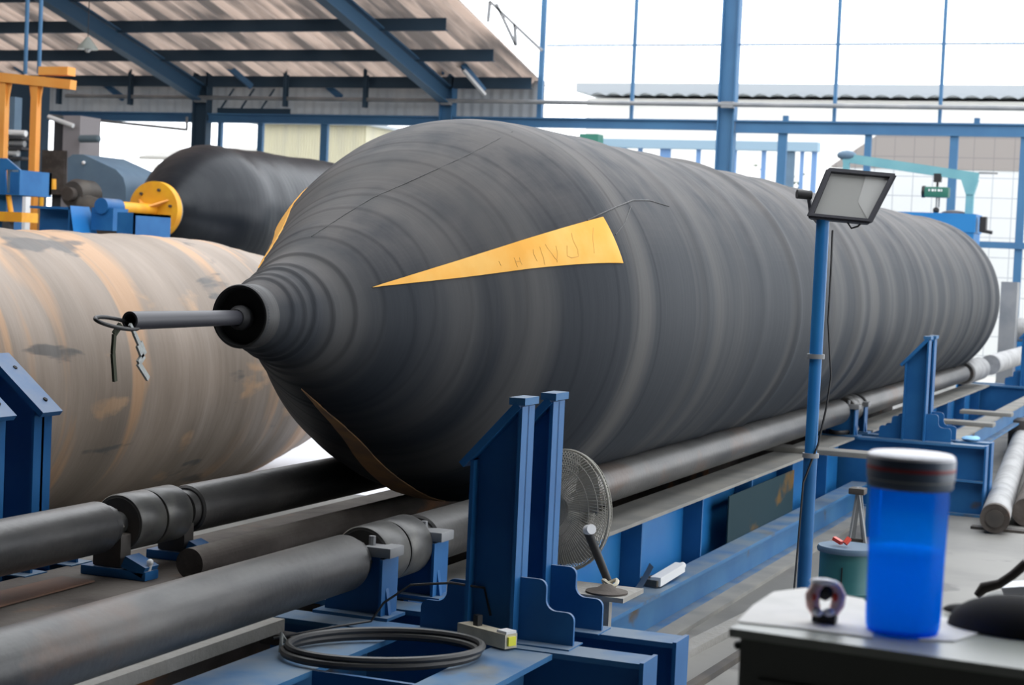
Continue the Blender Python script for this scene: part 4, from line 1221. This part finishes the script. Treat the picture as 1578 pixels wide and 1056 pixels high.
b = MB(); b.cyl((-2.42, 6.12, .607), (-2.42, 6.12, .66), .014, n=10); tag(b.build('brown_bottle_cap', mat('brown_plastic', (.12, .05, .03), .5)), 'tiny brown stopper standing behind the socket block', 'stopper')
b = MB(); b.cyl((-2.62, 5.45, .02), (-2.62, 5.45, .33), .03, n=16); b.cyl((-2.62, 5.45, .33), (-2.62, 5.45, .37), .015, n=12); tag(b.build('clear_bottle', mat('clear_plastic', (.5, .6, .65), .15)), 'clear plastic bottle standing inside the dark bay at the bottom', 'bottle')

# ------------------------------------------------------------------ fan
fc = at(872, 786, Y=7.45)
t = thing('industrial_fan', 'round wire-caged industrial fan behind the near posts', 'fan', (fc.x, fc.y, .226))
ax = Vector((-0.42, -0.90, 0.04)).normalized()   # facing direction
u1 = ax.cross(Vector((0, 0, 1))).normalized(); u2 = u1.cross(ax)
R = .262
b = MB()
for side in (1, -1):
    for rr_f in (.15, .3, .45, .6, .75, .9, 1.0):
        dep = side * .085 * math.sqrt(max(0, 1 - (rr_f * .97) ** 2)) + (0)
        b.tube([fc + ax * dep + (u1 * math.cos(a) + u2 * math.sin(a)) * R * rr_f for a in [2 * PI * k / 40 for k in range(40)]], .0018, 5, closed=True)
    for k in range(100):
        a = 2 * PI * k / 100
        b.tube([fc + ax * side * .085 * math.sqrt(max(0, 1 - (q * .97) ** 2)) + (u1 * math.cos(a + q * .3) + u2 * math.sin(a + q * .3)) * R * q for q in (.12, .35, .6, .8, .92, 1.0)], .0022, 4)
b.build('wire_cage', M['mesh_wire'], t)
b = MB(); b.tube([fc + (u1 * math.cos(a) + u2 * math.sin(a)) * R * 1.01 for a in [2 * PI * k / 48 for k in range(48)]], .006, 8, closed=True); b.build('rim', M['mesh_wire'], t)
for k in range(3):
    b = MB(); a0 = 2 * PI * k / 3 + .3
    V = []
    for i in range(7):
        for j in range(5):
            rr_f = .05 + .19 * j / 4; aa = a0 + (i / 6 - .5) * 1.35
            tw = (i / 6 - .5) * .08
            V.append(fc + (u1 * math.cos(aa) + u2 * math.sin(aa)) * rr_f + ax * tw)
    F = [(i * 5 + j, i * 5 + j + 1, (i + 1) * 5 + j + 1, (i + 1) * 5 + j) for i in range(6) for j in range(4)]
    b.add(V, F, True); b.add([v + ax * .003 for v in V], F, True); b.build('blade', M['fan_blade'], t)
b = MB(); b.cyl(fc - ax * .13, fc + ax * .04, .055, n=24); b.build('motor', M['fan_blade'], t)
piv = at(905, 817, Y=7.28); ft = at(941, 906, Y=7.40)
ft2 = Vector((ft.x, ft.y, .226))
b = MB(); b.cyl(piv, at(942, 908, Y=7.40), .020, .017, n=14); b.build('support_tube', M['black'], t)
b = MB(); b.cyl(piv - u1 * .0, piv + Vector((.03, -.03, .01)), .022, n=12); b.build('pivot_bolt', M['white'], t)
b = MB(); b.revz([(.09, .606), (.09, .613), (.05, .62), (.02, .64), (.001, .64)], at(935, 912, Z=.61).x, at(935, 912, Z=.61).y, 28)
b.build('base_disc', M['brown_beam'], t)
t.location.z = .606
for ch in [o for o in C.objects if o.parent == t]: ch.location.z = .226 - .606
# plate carrying the fan base
bx = at(935, 912, Z=.6)
b = MB(); b.box(-2.93, bx.x + .12, bx.y - .14, bx.y + .14, .585, .605); b.box(bx.x - .02, bx.x + .02, bx.y - .02, bx.y + .02, 0, .585)
tag(b.build('fan_shelf', M['dusty_bar']), 'small dusty shelf carrying the fan foot beside the near gusset', 'shelf')
# curved grey sheet and white clamp tool on rail
q = at(1010, 895, Z=.23)
t = thing('welding_clamp', 'white handled clamp tool lying on the low blue side rail', 'tool', (q.x, q.y, .226))
a0, a1 = at(1010, 897, Z=.26), at(1048, 874, Z=.28)
b = MB(); b.bar(a0, a1, .06, .05); b.build('handle', M['white'], t)
b = MB(); b.cyl(a1, a1 + (a1 - a0).normalized() * .05, .02, n=10); b.build('tip', M['white'], t)
b = MB(); b.bar(at(962, 890, Z=.25), at(1016, 900, Z=.25), .05, .035); b.bar(at(984, 893, Z=.25), at(1022, 888, Z=.27), .03, .02); b.build('jaw', M['motor'], t)
b = MB(); V = []
for k in range(9):
    u = k / 8
    p = at(1008 - 40 * u ** 1.0, 856 + 50 * math.sin(u * PI / 2), X=-2.80 - .07 * u)
    V += [p, p + Vector((-.06, 0.12, 0.0))]
b.add(V, [(2 * i, 2 * i + 1, 2 * i + 3, 2 * i + 2) for i in range(8)], True)
mz = min(v.z for v in b.v); b.v = [v - Vector((0, 0, mz - .2265)) for v in b.v]
tag(b.build('curved_offcut', M['grey_steel']), 'curved grey metal offcut leaning on the ribbed beam near the fan', 'offcut')
q = at(940, 905, Z=.62)
b = MB(); b.tube([q + Vector((.03 * math.cos(a), .03 * math.sin(a), .02 + .01 * math.sin(2 * a))) for a in [2 * PI * k / 14 for k in range(14)]], .009, 6, closed=True)
tag(b.build('rag_wad', M['cream']), 'crumpled pale rag beside the fan foot', 'rag')

# ------------------------------------------------------------------ floodlight on pole
PXl, PYl = -2.0, 9.3
t = thing('floodlight_pole', 'slim blue telescopic pole holding up the floodlight', 'pole', (PXl, PYl, 0))
b = MB(); b.cyl((PXl, PYl, 0.02), (PXl, PYl, 1.04), .036, n=20); b.build('lower_tube', M['blue'], t)
b = MB(); b.cyl((PXl, PYl, 1.04), (PXl, PYl, 1.56), .032, n=20); b.build('middle_tube', M['blue_bright'], t)
b = MB(); b.cyl((PXl, PYl, 1.56), (PXl, PYl, 2.30), .034, n=20); b.build('upper_tube', M['blue_bright'], t)
for zz, rr_f in ((1.56, .046), (1.04, .043)):
    b = MB(); b.cyl((PXl, PYl, zz - .012), (PXl, PYl, zz + .012), rr_f, n=20); b.build('collar', M['grey_steel'], t)
b = MB(); b.cyl((PXl, PYl, 0), (PXl, PYl, .02), .2, n=28); b.build('base', M['black'], t)
b = MB(); b.tube([(PXl + .055, PYl - .01, 2.22), (PXl + .06, PYl - .02, 2.0), (PXl + .055, PYl, 1.75), (PXl + .075, PYl - .01, 1.58), (PXl + .09, PYl - .02, 1.46), (PXl + .07, PYl, 1.3), (PXl + .04, PYl - .02, 1.1), (PXl - .02, PYl - .05, .9), (PXl - .04, PYl - .05, .3), (PXl - .045, PYl - .06, .05)], .006, 6)
tag(b.build('lamp_cable', M['cable']), 'thin dark cable running down beside the blue pole', 'cable')
t = thing('floodlight', 'square black-framed floodlight tilted on top of the blue pole', 'lamp', (PXl, PYl, 2.28))
cor = [at(1241, 335, Y=9.22), at(1344, 345, Y=9.30), at(1385, 266, Y=9.42), at(1274, 256, Y=9.34)]
cc = sum(cor, Vector()) / 4
e1 = (cor[1] - cor[0]).normalized(); e2 = (cor[3] - cor[0]).normalized()
nrm = e1.cross(e2).normalized()
if nrm.y > 0: nrm = -nrm


def quad(s_in, dn):
    return [cc + (p - cc) * s_in + nrm * dn for p in cor]


b = MB()
bm = bmesh.new()
o1, o2, i1 = quad(1.0, .0), quad(.9, -.07), quad(.82, .0)
vs1 = [bm.verts.new(p) for p in o1]; vs2 = [bm.verts.new(p) for p in o2]; vs3 = [bm.verts.new(p) for p in i1]; vs4 = [bm.verts.new(p) for p in quad(.80, -.03)]
for k in range(4):
    l = (k + 1) % 4
    bm.faces.new((vs1[k], vs1[l], vs2[l], vs2[k])); bm.faces.new((vs1[k], vs3[k], vs3[l], vs1[l])); bm.faces.new((vs3[k], vs4[k], vs4[l], vs3[l]))
bm.faces.new(vs2)
bmesh.ops.bevel(bm, geom=[e for e in bm.edges if set(e.verts) <= set(vs1 + vs2) and len(set(e.verts) & set(vs1)) != 2 or set(e.verts) <= set(vs1)], offset=.012, segments=2, affect='EDGES')
b.frombm(bm); b.build('housing', M['lamp_body'], t)
b = MB(); i2 = quad(.80, -.022); b.add(i2, [(0, 1, 2, 3)]); b.add([p - nrm * .006 for p in i2], [(0, 1, 2, 3)]); b.build('glass_pane', M['lamp_pane'], t)
# reflector facets seen through the front
b = MB()
mid_b = i2[0].lerp(i2[1], .86); mid_t = i2[3].lerp(i2[2], .6); inner = i2[1].lerp(i2[3], .30)
apex = (i2[0] + (i2[1] - i2[0]) * .70 + (i2[3] - i2[0]) * .38)
b.add([p + nrm * .003 for p in (i2[2], i2[1], apex)] + [mid_t + nrm * .003], [(0, 1, 2, 3)])
b.build('reflector', M['lamp_reflector'], t)
k0 = at(1228, 299, Y=9.25); k1 = at(1250, 301, Y=9.29)
b = MB(); b.cyl(k0, k1, .024, n=14); b.build('tilt_knob', M['black'], t)
b = MB(); b.tube([at(1246, 300, Y=9.40), at(1250, 330, Y=9.42), at(1262, 345, Y=9.36), (PXl, PYl, 2.30)], .012, 8); b.build('bracket', M['lamp_body'], t)
b = MB(); b.tube([at(1306, 343, Y=9.3), at(1312, 352, Y=9.3), at(1322, 349, Y=9.3), at(1326, 345, Y=9.3)], .005, 6); b.build('cable_loop', M['black'], t)

# ------------------------------------------------------------------ green drum and small things right of pole
dc = at(1308, 842, Z=.46)
t = thing('green_drum', 'small dark green drum with blue lid behind the blue bottle', 'drum', (dc.x, dc.y, 0))
b = MB(); b.revz([(.155, 0), (.16, .01), (.16, .2), (.165, .21), (.16, .22), (.16, .44), (.001, .44)], dc.x, dc.y, 36); b.build('body', M['drum_green'], t)
b = MB(); b.revz([(.175, .43), (.178, .445), (.17, .462), (.14, .455), (.001, .455)], dc.x, dc.y, 36); b.build('lid', M['panel_blue'], t)
b = MB(); b.box(dc.x - .003 + .0, dc.x + .003, dc.y - .168, dc.y - .158, .08, .36); b.build('side_seam', M['black'], t)
q = at(1302, 838, Z=.475)
b = MB(); b.cyl(q, q + Vector((.02, .02, .03)), .016, n=12); b.bar(q + Vector((-.02, .01, .0)), q + Vector((-.07, .03, .02)), .03, .02)
tag(b.build('red_valve_cap', M['red_knob']), 'tiny red and orange cap on the green drum lid', 'cap')
t = thing('small_jack_stand', 'small grey A-shaped jack stand just behind the green drum', 'stand', tuple(at(1322, 832, Y=11.3))[:2] + (0,))
top_ = at(1322, 752, Y=11.3)
for px, pyy, yo in ((1306, 833, 0), (1338, 834, 0), (1312, 826, .15), (1334, 826, .15)):
    q = at(px, pyy, Y=11.3 + yo); q = Vector((top_.x + (q.x - top_.x) * 1.5, 11.3 + yo * 1.5, 0))
    b = MB(); b.bar(top_ + Vector((0, yo * .3, 0)), q, .03, .012); b.build('leg', M['grey_steel'], t)
b = MB(); b.bbox(top_.x - .05, top_.x + .05, 11.25, 11.36, top_.z - .04, top_.z, .01); b.build('saddle', M['motor'], t)
b = MB(); b.box(top_.x - .05, top_.x + .05, 11.3, 11.32, .30, .33); b.box(top_.x - .07, top_.x + .07, 11.3, 11.32, .12, .15); b.build('rung', M['motor'], t)
# grey loops of cable at the floor beyond
b = MB(); q = at(1300, 665, Z=.62)
b.tube([q + Vector((.10 * math.cos(a), .3 * math.sin(a), .02 + .01 * math.sin(a))) for a in [2 * PI * k / 24 for k in range(24)]], .02, 6, closed=True)
tag(b.build('cable_coil', M['cable']), 'dark cable loop on the beam by the far bearing plates', 'coil')
q = Vector((-2.03, 15.86, .622))
b = MB(); b.ball(tuple(q), .05, (1.5, 1.8, .5)); b.ball((q.x + .04, q.y + .05, q.z), .04, (1, 1.5, .6)); tag(b.build('blue_glove', mat('pale_blue_cloth', (.25, .5, .75), .8)), 'crumpled pale blue glove beside the far guide post gusset', 'glove')
b = MB(); b.box(-2.940, -2.932, 11.25, 13.1, .226, .53)
tag(b.build('teal_panel', mat('dark_teal_sheet', (0.012, 0.035, 0.045), 0.8, spec=.15, rust=(0.12, 0.07, 0.02), rust_lo=.6)), 'dark teal sheet standing on the low side rail against the ribbed beam', 'panel')
a_, c_, d_ = at(78, 178, Y=33.85), at(288, 200, Y=33.85), at(288, 180, Y=33.85)
b = MB(); b.tube([a_, a_.lerp(c_, .98), c_, c_.lerp(d_, .1), d_], .03, 8)
tag(b.build('hanging_conduit', M['grey_steel']), 'thin grey conduit sloping across the bright opening left of the dark column', 'conduit')
# floor pipes
t = thing('floor_pipe', 'pale worn pipe lying on the floor at right, leading to the rails', 'pipe', (-1.9, 18, 0))
p0 = Vector((-1.64, 14.6, .125)); p1 = Vector((-2.3, 23.0, .125))
d = (p1 - p0).normalized()
b = MB(); b.cyl(p0, p1, .115, n=32, cap=False); b.build('tube', M['roller_light'], t)
b = MB(); b.cyl(p0 - d * .10, p0, .115, n=32); b.build('end_band', M['brown_beam'], t)
b = MB(); b.cyl(p0 - d * .115, p0 - d * .1, .07, n=24); b.build('end_cap', M['motor'], t)
b = MB(); b.box(p0.x - .2, p0.x + .22, p0.y + .1, p0.y + .22, 0, .02); tag(b.build('chock', M['motor']), 'flat dark chock under the near end of the floor pipe', 'chock')
t = thing('floor_pipe', 'dark pipe end on the floor cut by the right edge', 'pipe', (-1.3, 18, 0))
q = at(1582, 790, Z=.12)
b = MB(); b.cyl(q, q + Vector((-.4, 6.5, 0)), .115, n=28); b.build('tube', M['brown_beam'], t)
b = MB(); q = at(1575, 640, Z=.2); b.bbox(q.x + .15, q.x + .5, 22.0, 22.5, 0, .35, .03); tag(b.build('scrap_crate', M['motor']), 'dark crate on the floor at the right edge above the pipes', 'crate')
# dirt strip / planks on floor left of cabinet
b = MB()
b.bar((-2.62, 7.3, .02), (-2.42, 10.2, .02), .10, .04); tag(b.build('floor_plank', M['dusty_bar']), 'narrow dusty plank on the floor along the blue side rail', 'plank')
b = MB(); b.bar((-2.3, 7.2, .015), (-2.22, 9.6, .015), .05, .03); tag(b.build('floor_bar', M['motor']), 'thin dark bar on the floor between plank and cabinet', 'bar')

# ================================================================== FOREGROUND CABINET
ZT_ = 1.40
A = at(1124, 968, Z=ZT_); B = at(1578, 1032, Z=ZT_); Cc = at(1187, 914, Z=ZT_)
du = (B - A).normalized(); dv = Vector((-du.y, du.x, 0))
if dv.dot(Cc - A) < 0: dv = -dv
W_, D_ = .95, max(.38, (Cc - A).dot(dv))
t = thing('work_cabinet', 'dark olive metal cabinet with pale top in the right foreground', 'cabinet', (A.x + .3, A.y + .2, 0))
def pos(u, v, z): return A + du * u + dv * v + Vector((0, 0, z - ZT_))
b = MB(); b.obox(pos(W_ / 2, D_ / 2, ZT_ - .0075), du * W_ / 2, dv * D_ / 2, Vector((0, 0, .0075))); b.build('top', M['cabinet_top'], t)
b = MB(); b.obox(pos(W_ / 2 + .004, D_ / 2, (ZT_ - .015) / 2), du * (W_ / 2 - .012), dv * (D_ / 2 - .012), Vector((0, 0, (ZT_ - .015) / 2))); b.build('body', M['cabinet'], t)
b = MB(); b.obox(pos(.25, .010, .9), du * .2, dv * .004, Vector((0, 0, .42))); b.build('door', M['cabinet'], t)
b = MB(); b.ball(tuple(pos(-.004, .06, 1.36)), .008); b.ball(tuple(pos(-.004, .25, 1.36)), .008); b.build('edge_screw', M['black'], t)


def sheet(name, poly, z, m, label, cat, th=.002):
    P = [Vector(p) for p in poly]
    b = MB(); n = len(P)
    V = [Vector((p.x, p.y, z)) for p in P] + [Vector((p.x, p.y, z + th)) for p in P]
    b.add(V, [tuple(range(n)), tuple(reversed(range(n, 2 * n)))] + [(i, (i + 1) % n, n + (i + 1) % n, n + i) for i in range(n)])
    return tag(b.build(name, m), label, cat)


sheet('paper_sheet', [at(px, py, Z=ZT_) for px, py in ((1136, 960), (1230, 970), (1345, 985), (1345, 940), (1330, 925), (1240, 908), (1192, 914), (1160, 935))], ZT_ + .0005, M['paper'],
      'white paper sheet on the cabinet top left of the blue bottle', 'paper')
sheet('paper_sheet', [at(px, py, Z=ZT_) for px, py in ((1415, 988), (1470, 990), (1508, 978), (1500, 966), (1460, 955), (1415, 950))], ZT_ + .0005, M['paper'],
      'white paper peeking out between the blue bottle and the black cap', 'paper')
# bottle
bc = at(1390, 975, Z=ZT_); dep = (bc - Vector((0, 0, H))).dot(FWD)
s_ = dep / F_PX
t = thing('water_bottle', 'large translucent blue water bottle with white-topped lid on the cabinet', 'bottle', (bc.x, bc.y, ZT_ + .003))
r_ = 57 * s_; h_ = 222 * s_
zb = ZT_ + .003
b = MB(); b.revz([(r_ * .93, zb), (r_ * .98, zb + .008), (r_, zb + .03), (r_ * 1.02, zb + h_ * .5), (r_ * 1.06, zb + h_ * .93), (r_ * 1.04, zb + h_)], bc.x, bc.y, 56)
b.build('body', M['bottle'], t)
lv = zb + 128 * s_
b = MB(); b.revz([(r_ * .9, zb + .008), (r_ * .95, zb + .03), (r_ * .96, lv)], bc.x, bc.y, 48); b.build('water', M['bottle_water'], t, 'darker water filling the lower half')
b = MB(); z1 = zb + h_
b.revz([(r_ * 1.10, z1), (r_ * 1.14, z1 + .004), (r_ * 1.14, z1 + 14 * s_), (r_ * 1.17, z1 + 15 * s_), (r_ * 1.18, z1 + 44 * s_), (r_ * 1.16, z1 + 46 * s_)], bc.x, bc.y, 56); lid = b.build('lid', M['cap_grey'], t)
b = MB(); b.revz([(r_ * 1.145, z1 + 12 * s_), (r_ * 1.16, z1 + 14 * s_), (r_ * 1.145, z1 + 17 * s_)], bc.x, bc.y, 56); b.build('pale_ring', M['grey_steel'], lid)
b = MB(); b.revz([(r_ * 1.178, z1 + 28 * s_), (r_ * 1.188, z1 + 31 * s_), (r_ * 1.178, z1 + 34 * s_)], bc.x, bc.y, 56); b.build('red_ring', M['red'], lid)
b = MB(); b.revz([(r_ * 1.16, z1 + 45 * s_), (r_ * 1.15, z1 + 50 * s_), (r_ * 1.08, z1 + 53 * s_), (.001, z1 + 53 * s_)], bc.x, bc.y, 56); b.build('lid_top', M['cap_white'], lid)
# pink and white clip
pc = at(1270, 962, Z=ZT_)
t = thing('hair_clip', 'small pink and white plastic clip standing on the paper sheet', 'clip', (pc.x, pc.y, ZT_ + .003))
vx = RIGHT * s_; vz = Vector((0, 0, 1)) * s_
def loc(px, py, d_=0.0): return pc + vx * (px - 1270) + vz * (962 - py) + Vector((0, 0, .003)) + Vector((0, d_, 0))
for sx in (-1, 1):
    b = MB(); b.tube([loc(1270 + sx * 13, 948), loc(1270 + sx * 19, 935), loc(1270 + sx * 21, 920), loc(1270 + sx * 16, 907), loc(1270 + sx * 6, 902)], [.009, .012, .0125, .010, .007], 12)
    b.build('pink_arm', M['pink'], t)
    b = MB(); b.ball(tuple(loc(1270 + sx * 9, 944, -.014)), .0095, (1.1, .9, .8)); b.build('white_tip', M['cap_white'], t)
    b = MB(); b.ball(tuple(loc(1270 + sx * 17, 921, -.010)), .0065, (.8, .6, 1.3)); b.build('red_spot', M['red_knob'], t)
b = MB(); b.ball(tuple(loc(1267, 898, -.002)), .017, (1.5, .8, .38)); b.build('white_top', M['cap_white'], t)
b = MB(); b.bbox(loc(1250, 0).x, loc(1291, 0).x, pc.y - .012, pc.y + .012, ZT_ + .003, ZT_ + .003 + 16 * s_, .004); b.build('dark_base', M['black'], t)
b = MB(); b.ball(tuple(loc(1269, 914, -.001)), .013, (1.1, .6, 1.2)); b.build('dark_hinge', M['black'], t)
# black felt cap
pk = at(1545, 972, Z=ZT_)
t = thing('black_cap', 'black felt cap lying flat at the right of the cabinet top', 'cap', (pk.x, pk.y, ZT_))
bm = bmesh.new(); bmesh.ops.create_uvsphere(bm, u_segments=32, v_segments=16, radius=1)
for v in bm.verts:
    x_, y_, z_ = v.co
    v.co = Vector((pk.x, pk.y, ZT_)) + du * (x_ * .125 + .03) + dv * (y_ * .07) + Vector((0, 0, max(z_, -.02) * .062 + .002))
b = MB(); b.frombm(bm, smooth=True); b.build('crown', M['rag_black'], t)
bm = bmesh.new(); bmesh.ops.create_uvsphere(bm, u_segments=24, v_segments=10, radius=1)
bk = at(1478, 945, Z=ZT_)
for v in bm.verts:
    x_, y_, z_ = v.co
    v.co = Vector((bk.x, bk.y, ZT_)) + du * (x_ * .05 + .02) + dv * (y_ * .03) + Vector((0, 0, max(z_, -.1) * .014 + .004))
b = MB(); b.frombm(bm, smooth=True); b.build('brim', M['rag_black'], t)
# stool behind with strap and white box
sq = at(1560, 915, Y=4.4)
t = thing('side_stool', 'stool standing behind the black cap at the right edge', 'stool', (sq.x + .1, 4.45, 0))
zs_ = at(1560, 932, Y=4.4).z
b = MB(); b.cyl((sq.x + .08, 4.5, zs_ - .03), (sq.x + .08, 4.5, zs_), .15, n=32); b.build('seat', M['cabinet'], t)
for sx, sy in ((-1, -1), (1, -1), (1, 1), (-1, 1)):
    b = MB(); b.cyl((sq.x + .08 + sx * .08, 4.5 + sy * .08, zs_ - .03), (sq.x + .08 + sx * .14, 4.5 + sy * .14, 0), .012, n=10); b.build('leg', M['cabinet'], t)
q0 = at(1562, 918, Y=4.42)
b = MB(); b.obox(q0 + Vector((.03, .02, -.0)), Vector((.045, 0, .008)), Vector((0, .05, 0)), Vector((-.012, 0, .028))); tag(b.build('white_box', M['cap_white']), 'white box leaning on the stool at the right edge', 'box')
q = [at(*pp, Y=4.36) for pp in ((1505, 918), (1516, 906), (1540, 900), (1560, 887), (1582, 868))]
b = MB(); b.tube(q, [.008, .014, .011, .011, .012], 10); tag(b.build('leather_strap', M['brown_strap']), 'dark brown strap sticking out over the floor at the right edge', 'strap')
